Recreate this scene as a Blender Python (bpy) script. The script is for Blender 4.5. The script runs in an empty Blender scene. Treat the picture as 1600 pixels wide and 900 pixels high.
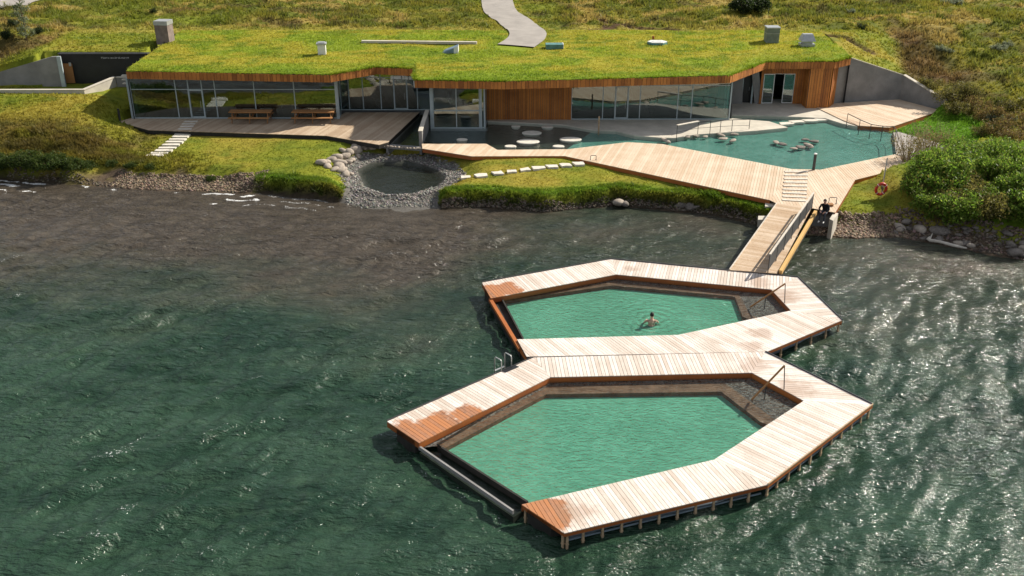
import bpy, math, random
import numpy as np
from mathutils import Vector

# ------------------------------------------------------------------ camera, world, sun, exposure
CAM_H = 20.0
FPX = 800 / math.tan(math.radians(27.5))          # focal length in pixels of a 1600 px wide picture
PITCH = math.atan(710 / FPX)
SC = bpy.context.scene
COL = SC.collection
camd = bpy.data.cameras.new('camera'); cam = bpy.data.objects.new('camera', camd); COL.objects.link(cam)
camd.sensor_width = 36.0; camd.lens = 36.0 * FPX / 1600; camd.clip_end = 3000; camd.clip_start = 0.5
cam.location = (0, 0, CAM_H); cam.rotation_euler = (math.pi / 2 - PITCH, 0, 0)
SC.camera = cam

SUN_AZ, SUN_EL = math.radians(58), math.radians(36)   # azimuth measured from +Y towards +X
world = bpy.data.worlds.new('World'); SC.world = world; world.use_nodes = True
wn = world.node_tree.nodes; wl = world.node_tree.links
sky = wn.new('ShaderNodeTexSky'); sky.sky_type = 'NISHITA'; sky.sun_disc = False
sky.sun_elevation = SUN_EL; sky.sun_rotation = SUN_AZ
sky.air_density = 1.0; sky.dust_density = 0.6; sky.ozone_density = 1.0
# thin broken cloud spread evenly over the whole sky
wtc = wn.new('ShaderNodeTexCoord'); wno = wn.new('ShaderNodeTexNoise'); wno.inputs['Scale'].default_value = 2.4; wno.inputs['Detail'].default_value = 6; wno.inputs['Roughness'].default_value = 0.6
wmr = wn.new('ShaderNodeMapRange'); wmr.interpolation_type = 'SMOOTHSTEP'; wmr.inputs[1].default_value = 0.40; wmr.inputs[2].default_value = 0.68; wmr.inputs[3].default_value = 0.30; wmr.inputs[4].default_value = 0.85
wmx = wn.new('ShaderNodeMix'); wmx.data_type = 'RGBA'; wmx.inputs[7].default_value = (6.2, 6.2, 6.2, 1)
wl.new(wtc.outputs['Generated'], wno.inputs['Vector']); wl.new(wno.outputs['Fac'], wmr.inputs[0]); wl.new(wmr.outputs[0], wmx.inputs[0]); wl.new(sky.outputs['Color'], wmx.inputs[6])
wl.new(wmx.outputs[2], wn['Background'].inputs['Color'])
wn['Background'].inputs['Strength'].default_value = 0.068
sund = bpy.data.lights.new('sun', 'SUN'); sund.energy = 5.0; sund.angle = math.radians(0.53); sund.color = (1.0, 0.925, 0.80)
suno = bpy.data.objects.new('sun', sund); COL.objects.link(suno)
sdir = Vector((math.sin(SUN_AZ) * math.cos(SUN_EL), math.cos(SUN_AZ) * math.cos(SUN_EL), math.sin(SUN_EL)))
suno.rotation_euler = sdir.to_track_quat('Z', 'Y').to_euler(); suno.location = (30, 60, 40)
vs = SC.view_settings; vs.view_transform = 'Standard'; vs.look = 'None'; vs.exposure = 0.66; vs.gamma = 1.0
vs.use_curve_mapping = False
SC.cycles.use_denoising = True
SC.cycles.max_bounces = 8; SC.cycles.transparent_max_bounces = 16; SC.cycles.sample_clamp_indirect = 6

# ------------------------------------------------------------------ helpers
RNG = np.random.default_rng(7); random.seed(7)
def P(px, py, z):
    """point at height z that stands at a place read off a survey picture 1600 x 900"""
    x = (px - 800) / FPX; y = -(py - 450) / FPX
    d = (x, math.cos(PITCH) + y * math.sin(PITCH), -math.sin(PITCH) + y * math.cos(PITCH))
    t = (z - CAM_H) / d[2]
    return Vector((d[0] * t, d[1] * t, z))
def P2(px, py, z):
    v = P(px, py, z); return (v.x, v.y)

def hsh(ix, iy, s):
    n = (ix.astype(np.int64) * 374761393 + iy.astype(np.int64) * 668265263 + s * 974711) & 0x7fffffff
    n = ((n ^ (n >> 13)) * 1274126177) & 0x7fffffff
    n = n ^ (n >> 16)
    return (n & 0xffff) / 65535.0
def vnoise(x, y, s=0):
    x = np.asarray(x, float); y = np.asarray(y, float)
    ix = np.floor(x); iy = np.floor(y); fx = x - ix; fy = y - iy
    fx = fx * fx * (3 - 2 * fx); fy = fy * fy * (3 - 2 * fy)
    a = hsh(ix, iy, s); b = hsh(ix + 1, iy, s); c = hsh(ix, iy + 1, s); d = hsh(ix + 1, iy + 1, s)
    return (a * (1 - fx) + b * fx) * (1 - fy) + (c * (1 - fx) + d * fx) * fy
def fbm(x, y, s=0, o=4):
    t = 0; a = 1; n = 0
    for k in range(o):
        t = t + a * vnoise(np.asarray(x) * 2 ** k + 17.3 * k, np.asarray(y) * 2 ** k - 9.1 * k, s + k); n += a; a *= 0.5
    return t / n
def sstep(a, b, x):
    t = np.clip((np.asarray(x, float) - a) / (b - a), 0, 1); return t * t * (3 - 2 * t)
def inpoly(x, y, poly):
    x = np.asarray(x, float); y = np.asarray(y, float); r = np.zeros(x.shape, bool); n = len(poly)
    for i in range(n):
        x1, y1 = poly[i][:2]; x2, y2 = poly[(i + 1) % n][:2]
        if y1 == y2: continue
        c = ((y1 > y) != (y2 > y)) & (x < (x2 - x1) * (y - y1) / (y2 - y1) + x1)
        r ^= c
    return r
def pdist(x, y, pts, closed=False):
    """distance to a polyline"""
    x = np.asarray(x, float); y = np.asarray(y, float); best = np.full(x.shape, 1e9)
    n = len(pts)
    for i in range(n if closed else n - 1):
        ax, ay = pts[i][:2]; bx, by = pts[(i + 1) % n][:2]
        dx, dy = bx - ax, by - ay; L = dx * dx + dy * dy + 1e-12
        t = np.clip(((x - ax) * dx + (y - ay) * dy) / L, 0, 1)
        best = np.minimum(best, np.hypot(x - ax - t * dx, y - ay - t * dy))
    return best

# ------------------------------------------------------------------ materials
MATS = {}
class NT:
    def __init__(s, name):
        s.m = bpy.data.materials.new(name); s.m.use_nodes = True; s.t = s.m.node_tree; s.n = s.t.nodes; s.l = s.t.links
        s.n.clear(); s.out = s.n.new('ShaderNodeOutputMaterial'); MATS[name] = s.m
    def node(s, typ, **kw):
        nd = s.n.new(typ)
        for k, v in kw.items():
            if k.startswith('i_'): s.put(nd.inputs[k[2:].replace('_', ' ')], v)
            elif k.startswith('n') and k[1:].isdigit(): s.put(nd.inputs[int(k[1:])], v)
            else: setattr(nd, k, v)
        return nd
    def put(s, sock, v):
        if isinstance(v, bpy.types.NodeSocket): s.l.new(v, sock)
        elif isinstance(v, (tuple, list)) and len(v) == 3 and sock.type == 'RGBA': sock.default_value = (*v, 1)
        else: sock.default_value = v
    def noise(s, scale, detail=3, rough=0.55, vec=None, **kw):
        nd = s.node('ShaderNodeTexNoise'); nd.inputs['Scale'].default_value = scale; nd.inputs['Detail'].default_value = detail
        nd.inputs['Roughness'].default_value = rough
        if vec is not None: s.l.new(vec, nd.inputs['Vector'])
        return nd.outputs['Fac']
    def pos(s): return s.node('ShaderNodeNewGeometry').outputs['Position']
    def scaled(s, vec, sc, rot=0):
        m = s.node('ShaderNodeMapping'); m.inputs['Scale'].default_value = sc; m.inputs['Rotation'].default_value = (0, 0, rot); s.l.new(vec, m.inputs['Vector']); return m.outputs[0]
    def math(s, op, a, b=0.0, c=None, clamp=False):
        nd = s.node('ShaderNodeMath', operation=op); nd.use_clamp = clamp
        s.put(nd.inputs[0], a); s.put(nd.inputs[1], b)
        if c is not None: s.put(nd.inputs[2], c)
        return nd.outputs[0]
    def rng(s, v, a, b, c=0.0, d=1.0):
        nd = s.node('ShaderNodeMapRange', interpolation_type='SMOOTHSTEP'); s.put(nd.inputs[0], v)
        for i, q in enumerate((a, b, c, d)): nd.inputs[i + 1].default_value = q
        return nd.outputs[0]
    def mix(s, f, a, b, blend='MIX'):
        nd = s.node('ShaderNodeMix', data_type='RGBA', blend_type=blend)
        s.put(nd.inputs[0], f); s.put(nd.inputs[6], a); s.put(nd.inputs[7], b); return nd.outputs[2]
    def attr(s, name, fac=True):
        nd = s.node('ShaderNodeAttribute', attribute_name=name); return nd.outputs['Fac' if fac else 'Color']
    def bump(s, h, strength=0.3, dist=0.02):
        nd = s.node('ShaderNodeBump'); nd.inputs['Strength'].default_value = strength; nd.inputs['Distance'].default_value = dist
        s.l.new(h, nd.inputs['Height']); return nd.outputs[0]
    def bsdf(s, col, rough=0.7, spec=0.5, normal=None, metal=0.0, **kw):
        b = s.node('ShaderNodeBsdfPrincipled'); s.put(b.inputs['Base Color'], col); s.put(b.inputs['Roughness'], rough)
        s.put(b.inputs['Specular IOR Level'], spec); b.inputs['Metallic'].default_value = metal
        if normal is not None: s.l.new(normal, b.inputs['Normal'])
        return b
    def done(s, shader):
        s.l.new(shader, s.out.inputs['Surface']); return s.m

def plain(name, col, rough=0.6, spec=0.4, var=0.25, scale=3.0, metal=0.0, bump=0.0, fine=40):
    t = NT(name); p = t.pos(); n = t.noise(scale, 5, 0.6, p); n2 = t.noise(fine, 2, 0.6, p)
    f = t.math('MULTIPLY_ADD', n2, 0.5, t.math('MULTIPLY', n, 1.0))
    f = t.rng(f, 0.5, 1.0)
    c = t.mix(f, tuple(v * (1 - var) for v in col), tuple(min(1, v * (1 + var)) for v in col))
    nm = t.bump(n2, bump, 0.01) if bump else None
    return t.done(t.bsdf(c, rough, spec, nm, metal).outputs[0])

def wood(name, light, dark, grain_rot, wet=(), rough=0.75, wetcol=(0.32, 0.105, 0.018), damp=()):
    """boards: each board has its own tone; wet spots are stains of their own shape"""
    t = NT(name); p = t.pos(); tone = t.attr('tone')
    g = t.noise(1.0, 4, 0.6, t.scaled(p, (22, 1.6, 10), grain_rot)); n = t.noise(0.7, 4, 0.6, p); n3 = t.noise(9, 3, 0.6, p)
    f = t.math('ADD', t.math('MULTIPLY', tone, 0.40), t.math('MULTIPLY', g, 0.45)); f = t.math('ADD', f, t.math('MULTIPLY', t.math('MULTIPLY_ADD', n, 1.7, -0.35), 0.5))
    f = t.rng(f, 0.32, 1.02)
    c = t.mix(f, light, dark)
    spk = t.rng(n3, 0.62, 0.75); c = t.mix(t.math('MULTIPLY', spk, 0.45), c, tuple(v * 0.55 for v in dark))
    r = rough
    def spots(lst, nz, soft):
        m = None
        for (x, y, rad) in lst:
            d = t.node('ShaderNodeVectorMath', operation='DISTANCE'); t.l.new(t.scaled(p, (1, 1, 0)), d.inputs[0]); d.inputs[1].default_value = (x, y, 0)
            q = t.math('DIVIDE', d.outputs['Value'], rad); q = t.math('ADD', q, t.math('MULTIPLY', t.math('SUBTRACT', nz, 0.5), 1.7))
            q = t.rng(q, 1.0, soft, 1.0, 0.0) if False else t.rng(q, soft, 1.0, 1.0, 0.0)
            m = q if m is None else t.math('MAXIMUM', m, q)
        return m
    if wet:
        nz = t.noise(1.3, 5, 0.62, p); m = spots(wet, nz, 0.72)
        wc = t.mix(t.rng(t.noise(7, 3, 0.6, p), 0.4, 0.75), wetcol, tuple(v * 0.5 for v in wetcol))
        wc = t.mix(tone, wc, tuple(min(1, v * 1.3) for v in wetcol))
        c = t.mix(t.math('MULTIPLY', m, 0.86), c, wc); r = t.math('MULTIPLY_ADD', m, -0.3, rough)
    if damp:
        nz = t.noise(2.2, 5, 0.65, p); m = spots(damp, nz, 0.3)
        c = t.mix(t.math('MULTIPLY', m, 0.5), c, (0.30, 0.17, 0.10))
    return t.done(t.bsdf(c, r, 0.35, t.bump(g, 0.25, 0.004)).outputs[0])

def foliage(name, trans=0.35):
    t = NT(name); c = t.attr('col', False)
    d = t.bsdf(c, 0.55, 0.25); tr = t.node('ShaderNodeBsdfTranslucent'); t.l.new(c, tr.inputs['Color'])
    mx = t.node('ShaderNodeMixShader'); mx.inputs[0].default_value = trans; t.l.new(d.outputs[0], mx.inputs[1]); t.l.new(tr.outputs[0], mx.inputs[2])
    return t.done(mx.outputs[0])

# ------------------------------------------------------------------ object building
def origin(o):
    v = Vector((0, 0, 0))
    while o is not None: v = v + o.location; o = o.parent
    return v
def link(name, me, parent=None, loc=None):
    o = bpy.data.objects.new(name, me); COL.objects.link(o)
    if parent is not None: o.parent = parent
    if loc is not None: o.location = loc
    return o
def tag(o, label=None, cat=None, group=None, kind=None):
    if label: o['label'] = label
    if cat: o['category'] = cat
    if group: o['group'] = group
    if kind: o['kind'] = kind
    return o
def thing(name, label, cat, loc=(0, 0, 0), group=None):
    o = link(name, None); o.location = loc; o.empty_display_size = 0.2
    return tag(o, label, cat, group)
def npmesh(name, v, f, mats=(), attrs=None, col=None, smooth=False):
    """mesh from arrays; f is an (n,3) or (n,4) array"""
    v = np.asarray(v, np.float32); f = np.asarray(f, np.int32); me = bpy.data.meshes.new(name)
    me.vertices.add(len(v)); me.vertices.foreach_set('co', v.ravel())
    k = f.shape[1]; me.loops.add(f.size); me.loops.foreach_set('vertex_index', f.ravel())
    me.polygons.add(len(f)); me.polygons.foreach_set('loop_start', np.arange(0, f.size, k, dtype=np.int32))
    if smooth: me.polygons.foreach_set('use_smooth', np.ones(len(f), bool))
    for n, a in (attrs or {}).items():
        at = me.attributes.new(n, 'FLOAT', 'POINT'); at.data.foreach_set('value', np.asarray(a, np.float32).ravel())
    if col is not None:
        c4 = np.ones((len(v), 4), np.float32); c4[:, :3] = np.clip(col, 0, 1)
        at = me.attributes.new('col', 'FLOAT_COLOR', 'POINT'); at.data.foreach_set('color', c4.ravel())
    for m in mats: me.materials.append(m)
    me.update(calc_edges=True); me.validate()
    return me

class MB:
    """collects shapes; build() links them as one mesh object"""
    def __init__(s): s.v = []; s.f = []; s.t = []; s.mi = []
    def add(s, vs, fs, tone=0.5, mi=0):
        b = len(s.v); s.v += [tuple(v) for v in vs]; s.f += [[b + i for i in f] for f in fs]; s.t += [tone] * len(vs); s.mi += [mi] * len(fs); return s
    def prism(s, poly, z0, z1, tone=0.5, mi=0):
        """poly: 2d points; z0, z1 numbers or functions"""
        n = len(poly); a = sum(poly[i][0] * poly[(i + 1) % n][1] - poly[(i + 1) % n][0] * poly[i][1] for i in range(n))
        if a < 0: poly = list(poly)[::-1]
        g = (lambda z, p: z(p[0], p[1]) if callable(z) else z)
        vs = [(p[0], p[1], g(z0, p)) for p in poly] + [(p[0], p[1], g(z1, p)) for p in poly]
        fs = [list(range(n))[::-1], list(range(n, 2 * n))] + [[i, (i + 1) % n, n + (i + 1) % n, n + i] for i in range(n)]
        return s.add(vs, fs, tone, mi)
    def box(s, c, size, rz=0, tone=0.5, mi=0):
        cx, cy, cz = c; a, b, h = size[0] / 2, size[1] / 2, size[2] / 2; co, si = math.cos(rz), math.sin(rz)
        q = [(cx + x * co - y * si, cy + x * si + y * co) for x, y in ((-a, -b), (a, -b), (a, b), (-a, b))]
        return s.prism(q, cz - h, cz + h, tone, mi)
    def beam(s, p0, p1, w, h, tone=0.5, mi=0, up=(0, 0, 1)):
        p0, p1 = Vector(p0), Vector(p1); d = (p1 - p0).normalized(); u = Vector(up)
        if abs(d.dot(u)) > 0.95: u = Vector((1, 0, 0))
        sd = d.cross(u).normalized(); u = sd.cross(d).normalized(); vs = []
        for p in (p0, p1):
            for a, b in ((-1, -1), (1, -1), (1, 1), (-1, 1)): vs.append(p + sd * (a * w / 2) + u * (b * h / 2))
        return s.add(vs, [[3, 2, 1, 0], [4, 5, 6, 7], [0, 1, 5, 4], [1, 2, 6, 5], [2, 3, 7, 6], [3, 0, 4, 7]], tone, mi)
    def tube(s, pts, r, n=8, tone=0.5, mi=0, closed=False):
        pts = [Vector(p) for p in pts]; rs = r if isinstance(r, (list, tuple)) else [r] * len(pts); vs = []; m = len(pts)
        for i, p in enumerate(pts):
            a = pts[(i - 1) % m] if (closed or i) else p; b = pts[(i + 1) % m] if (closed or i < m - 1) else p
            d = (b - a).normalized(); u = Vector((0, 0, 1)) if abs(d.z) < 0.9 else Vector((1, 0, 0))
            x = d.cross(u).normalized(); y = x.cross(d).normalized()
            for k in range(n): vs.append(p + (x * math.cos(2 * math.pi * k / n) + y * math.sin(2 * math.pi * k / n)) * rs[i])
        fs = []
        for i in range(m if closed else m - 1):
            j = (i + 1) % m
            fs += [[i * n + k, i * n + (k + 1) % n, j * n + (k + 1) % n, j * n + k] for k in range(n)]
        if not closed: fs += [list(range(n))[::-1], [(m - 1) * n + k for k in range(n)]]
        return s.add(vs, fs, tone, mi)
    def lathe(s, c, prof, n=16, tone=0.5, mi=0, sx=1, sy=1):
        vs = []; m = len(prof)
        for r, z in prof:
            for k in range(n): vs.append((c[0] + r * sx * math.cos(2 * math.pi * k / n), c[1] + r * sy * math.sin(2 * math.pi * k / n), c[2] + z))
        fs = [[i * n + k, i * n + (k + 1) % n, (i + 1) * n + (k + 1) % n, (i + 1) * n + k] for i in range(m - 1) for k in range(n)]
        fs += [list(range(n))[::-1], [(m - 1) * n + k for k in range(n)]]
        return s.add(vs, fs, tone, mi)
    def build(s, name, mats, parent=None, smooth=False, loc=None):
        if not isinstance(mats, (list, tuple)): mats = [mats]
        off = origin(parent) if parent is not None else (Vector(loc) if loc is not None else Vector((0, 0, 0)))
        me = bpy.data.meshes.new(name); me.from_pydata([(v[0] - off.x, v[1] - off.y, v[2] - off.z) for v in s.v], [], s.f)
        at = me.attributes.new('tone', 'FLOAT', 'POINT'); at.data.foreach_set('value', s.t)
        for m in mats: me.materials.append(m)
        if len(mats) > 1: me.polygons.foreach_set('material_index', s.mi)
        if smooth: me.polygons.foreach_set('use_smooth', [True] * len(s.f))
        me.update()
        return link(name, me, parent, loc if parent is None else None)

def clip(poly, nx, ny, c):
    """keep the side nx*x + ny*y <= c of a convex polygon"""
    out = []; n = len(poly)
    for i in range(n):
        a, b = poly[i], poly[(i + 1) % n]; da = nx * a[0] + ny * a[1] - c; db = nx * b[0] + ny * b[1] - c
        if da <= 0: out.append(a)
        if (da < 0 < db) or (db < 0 < da):
            t = da / (da - db); out.append((a[0] + t * (b[0] - a[0]), a[1] + t * (b[1] - a[1])))
    return out
def area(poly):
    return abs(sum(poly[i][0] * poly[(i + 1) % len(poly)][1] - poly[(i + 1) % len(poly)][0] * poly[i][1] for i in range(len(poly)))) / 2
def unit(v):
    L = math.hypot(v[0], v[1]); return (v[0] / L, v[1] / L)

def boards(sections, mat, parent, name='deck_board', limit=300, bw=0.145, gap=0.014, th=0.035, jit=0.004):
    """sections: (convex polygon, board direction, z or z function). The largest `limit` boards are objects, the rest one mesh"""
    items = []
    for poly, dr, z in sections:
        dr = unit(dr); nx, ny = -dr[1], dr[0]; ds = [nx * p[0] + ny * p[1] for p in poly]; lo, hi = min(ds), max(ds)
        k = max(1, round((hi - lo) / bw)); w = (hi - lo) / k
        for i in range(k):
            q = clip(poly, nx, ny, lo + (i + 1) * w - gap / 2); q = clip(q, -nx, -ny, -(lo + i * w + gap / 2)) if len(q) > 2 else q
            if len(q) < 3 or area(q) < 0.004: continue
            items.append((min(p[1] for p in q) - area(q) * 2, q, z))
    items.sort(key=lambda t: t[0]); rest = MB()
    for i, (_, q, z) in enumerate(items):
        dz = random.uniform(-jit, 0); tone = random.random()
        zt = (lambda x, y, z=z, dz=dz: z(x, y) + dz) if callable(z) else z + dz
        zb = (lambda x, y, z=z: z(x, y) - th) if callable(z) else z - th
        if i < limit: MB().prism(q, zb, zt, tone).build(name, mat, parent)
        else: rest.prism(q, zb, zt, tone)
    if rest.v: tag(rest.build('far_deck_boards', mat, parent), kind='stuff')
    return len(items)

def copytree(o, parent=None):
    c = o.copy(); COL.objects.link(c); c.parent = parent
    for k in list(o.children): copytree(k, c)
    return c

# ------------------------------------------------------------------ material set
wpt = lambda x, y, r: (*P2(x, y, 0.6), r)
M_deck = wood('bleached_deck_wood', (0.70, 0.645, 0.60), (0.49, 0.41, 0.345), 0.4,
              wet=[wpt(648, 683, 1.35), wpt(690, 668, 1.1), wpt(735, 648, 0.8), wpt(842, 792, 0.95), wpt(862, 812, 0.8), wpt(770, 455, 1.0), wpt(790, 452, 0.8)],
              damp=[wpt(1225, 465, 1.1), wpt(1185, 440, 0.8), wpt(1190, 520, 0.7), wpt(1240, 605, 1.1), wpt(1180, 570, 0.9), wpt(900, 800, 0.9), wpt(1175, 540, 0.7), wpt(985, 420, 0.5)])
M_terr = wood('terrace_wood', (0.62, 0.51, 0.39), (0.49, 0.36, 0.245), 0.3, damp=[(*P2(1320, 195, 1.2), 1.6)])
M_terd = wood('shade_darkened_terrace_wood', (0.47, 0.37, 0.265), (0.33, 0.235, 0.155), 0.3)  # terrace wood darkened in its colour to deepen the shade under the eaves
M_ramp = wood('gangway_wood', (0.58, 0.46, 0.34), (0.42, 0.29, 0.18), 1.2)
M_rust = wood('stained_fascia_wood', (0.42, 0.135, 0.03), (0.24, 0.065, 0.016), 0.2, rough=0.6)
M_clad = wood('larch_cladding', (0.52, 0.20, 0.045), (0.24, 0.082, 0.020), 0.0, rough=0.65)
M_yel = wood('new_pine_beam', (0.62, 0.40, 0.15), (0.48, 0.28, 0.09), 1.0)
M_pic = wood('picnic_wood', (0.40, 0.20, 0.075), (0.26, 0.12, 0.045), 1.57)
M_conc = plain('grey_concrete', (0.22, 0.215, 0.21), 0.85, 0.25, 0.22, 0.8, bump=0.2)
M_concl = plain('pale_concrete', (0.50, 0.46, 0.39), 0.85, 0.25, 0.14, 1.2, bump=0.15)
M_slab = plain('pale_slab', (0.58, 0.54, 0.47), 0.85, 0.25, 0.15, 4)
M_post = plain('pale_post', (0.38, 0.27, 0.17), 0.7, 0.3, 0.3, 6)
M_pont = plain('pontoon_grey', (0.16, 0.20, 0.24), 0.5, 0.4, 0.2, 2)
M_mesh = plain('dark_mesh_panel', (0.055, 0.06, 0.065), 0.6, 0.3, 0.2, 2)
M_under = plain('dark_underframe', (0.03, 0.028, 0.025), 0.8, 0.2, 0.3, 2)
M_steel = plain('dark_steel', (0.035, 0.035, 0.038), 0.45, 0.5, 0.2, 5)
M_galv = plain('galvanised_steel', (0.42, 0.43, 0.43), 0.4, 0.5, 0.15, 5, metal=0.5)
M_alu = plain('grey_frame', (0.34, 0.40, 0.42), 0.4, 0.5, 0.1, 3)
M_black = plain('black_panel', (0.012, 0.013, 0.015), 0.45, 0.4, 0.3, 2)
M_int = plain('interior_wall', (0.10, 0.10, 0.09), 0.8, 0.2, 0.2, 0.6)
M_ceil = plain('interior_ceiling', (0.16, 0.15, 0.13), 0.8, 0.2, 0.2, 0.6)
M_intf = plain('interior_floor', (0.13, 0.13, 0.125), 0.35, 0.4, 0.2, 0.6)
M_white = plain('white_cap', (0.72, 0.72, 0.70), 0.5, 0.4, 0.06, 3)
M_stone = plain('grey_boulder_stone', (0.31, 0.265, 0.22), 0.85, 0.25, 0.35, 2.5, bump=0.5, fine=14)
M_stoned = plain('dark_shore_stone', (0.15, 0.13, 0.115), 0.85, 0.25, 0.45, 1.6, bump=0.5, fine=14)
M_path = plain('path_gravel', (0.31, 0.285, 0.26), 0.9, 0.2, 0.12, 1.0, bump=0.2)
M_bench = plain('underwater_timber', (0.115, 0.07, 0.046), 0.7, 0.2, 0.45, 2.5, fine=9)
M_grav = plain('underwater_gravel', (0.085, 0.077, 0.07), 0.8, 0.2, 0.9, 9, fine=18)
M_red = plain('lifebuoy_red', (0.55, 0.045, 0.03), 0.45, 0.4, 0.15, 5)
M_skin = plain('skin', (0.62, 0.36, 0.27), 0.5, 0.4, 0.1, 8)
M_hair = plain('dark_hair', (0.02, 0.013, 0.010), 0.6, 0.3, 0.3, 30)
M_jack = plain('dark_jacket', (0.012, 0.013, 0.017), 0.8, 0.2, 0.4, 9)
M_redc = plain('red_cloth', (0.20, 0.03, 0.03), 0.8, 0.2, 0.3, 9)
M_jean = plain('grey_trousers', (0.06, 0.065, 0.08), 0.8, 0.2, 0.3, 9)
M_shoe = plain('white_shoe', (0.7, 0.7, 0.68), 0.6, 0.3, 0.05, 9)
M_swim = plain('swim_shorts', (0.02, 0.03, 0.06), 0.8, 0.2, 0.2, 9)
M_log = plain('bleached_driftwood', (0.55, 0.50, 0.43), 0.8, 0.2, 0.2, 4)
M_stem = plain('brown_stem', (0.11, 0.075, 0.045), 0.8, 0.2, 0.3, 9)
M_twig = plain('pale_twig', (0.34, 0.27, 0.17), 0.8, 0.2, 0.3, 9)
M_leaf = foliage('leaf_foliage', 0.5)
M_grass = foliage('grass_blades', 0.5)

def ground_mat():
    t = NT('ground_cover'); p = t.pos(); c = t.attr('col', False)
    n = t.noise(2.6, 6, 0.7, p); n2 = t.noise(11, 4, 0.7, p)
    f = t.math('ADD', t.math('MULTIPLY', n, 0.6), t.math('MULTIPLY', n2, 0.6)); f = t.rng(f, 0.38, 0.82, 0.70, 1.32)
    c2 = t.node('ShaderNodeVectorMath', operation='SCALE'); t.l.new(c, c2.inputs[0]); t.l.new(f, c2.inputs['Scale'])
    return t.done(t.bsdf(c2.outputs[0], 0.95, 0.1, t.bump(n2, 0.5, 0.05)).outputs[0])
M_ground = ground_mat()

def water_sheet(name, tint, b_scale, b_strength, rough=0.03, boost=1.0, rings=None):
    """clear water surface: Fresnel reflection over a tinted transparent body"""
    t = NT(name); p = t.pos()
    h = t.math('ADD', t.noise(b_scale, 3, 0.6, t.scaled(p, (1, 1.7, 1), 0.35)), t.math('MULTIPLY', t.noise(b_scale * 3.1, 2, 0.5, p), 0.35))
    if rings:                                   # circular wavelets round a bather
        d = t.node('ShaderNodeVectorMath', operation='DISTANCE'); t.l.new(t.scaled(p, (1, 1, 0)), d.inputs[0]); d.inputs[1].default_value = (rings[0], rings[1], 0); d = d.outputs['Value']
        w = t.math('MULTIPLY', t.math('SINE', t.math('MULTIPLY_ADD', d, 17.0, t.math('MULTIPLY', t.noise(1.5, 2, .5, p), 6.0))), t.math('POWER', 0.35, d)); h = t.math('MULTIPLY_ADD', w, 0.45, h)
    nm = t.bump(h, b_strength, 0.16)
    g = t.node('ShaderNodeBsdfGlossy'); g.inputs['Roughness'].default_value = rough; t.l.new(nm, g.inputs['Normal'])
    tr = t.node('ShaderNodeBsdfTransparent'); tr.inputs['Color'].default_value = (*tint, 1)
    lw = t.node('ShaderNodeLayerWeight'); t.l.new(nm, lw.inputs['Normal'])
    f = t.math('MULTIPLY_ADD', t.math('POWER', lw.outputs['Facing'], 5.0), 0.95 * boost, 0.022, clamp=True)
    mx = t.node('ShaderNodeMixShader'); t.l.new(f, mx.inputs[0]); t.l.new(tr.outputs[0], mx.inputs[1]); t.l.new(g.outputs[0], mx.inputs[2])
    return t.done(mx.outputs[0])
M_pool = water_sheet('pool_water', (0.93, 0.99, 0.97), 4.2, 0.8, rings=P2(1018.5, 499, 0.4))
M_geo = water_sheet('warm_pool_water', (0.90, 0.98, 0.96), 4.0, 0.7)
M_pond = water_sheet('pond_water', (0.72, 0.76, 0.74), 2.2, 0.35)

def milky(name, col, dark, scale=2.0):
    t = NT(name); p = t.pos(); n = t.noise(scale, 4, 0.6, t.scaled(p, (1, 1.8, 1), 0.4)); n2 = t.noise(0.35, 2, 0.5, p)
    f = t.rng(t.math('ADD', t.math('MULTIPLY', n, 0.6), t.math('MULTIPLY', n2, 0.4)), 0.33, 0.68)
    return t.done(t.bsdf(t.mix(f, dark, col), 0.8, 0.0).outputs[0])
M_milk = milky('milky_green_water', (0.115, 0.315, 0.225), (0.075, 0.225, 0.155), 3.0)
M_milk2 = milky('turquoise_water_body', (0.125, 0.27, 0.235), (0.065, 0.175, 0.145), 2.5)
M_dark = milky('dark_gutter_and_basin_shade', (0.035, 0.045, 0.035), (0.018, 0.022, 0.018), 1.2)

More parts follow.
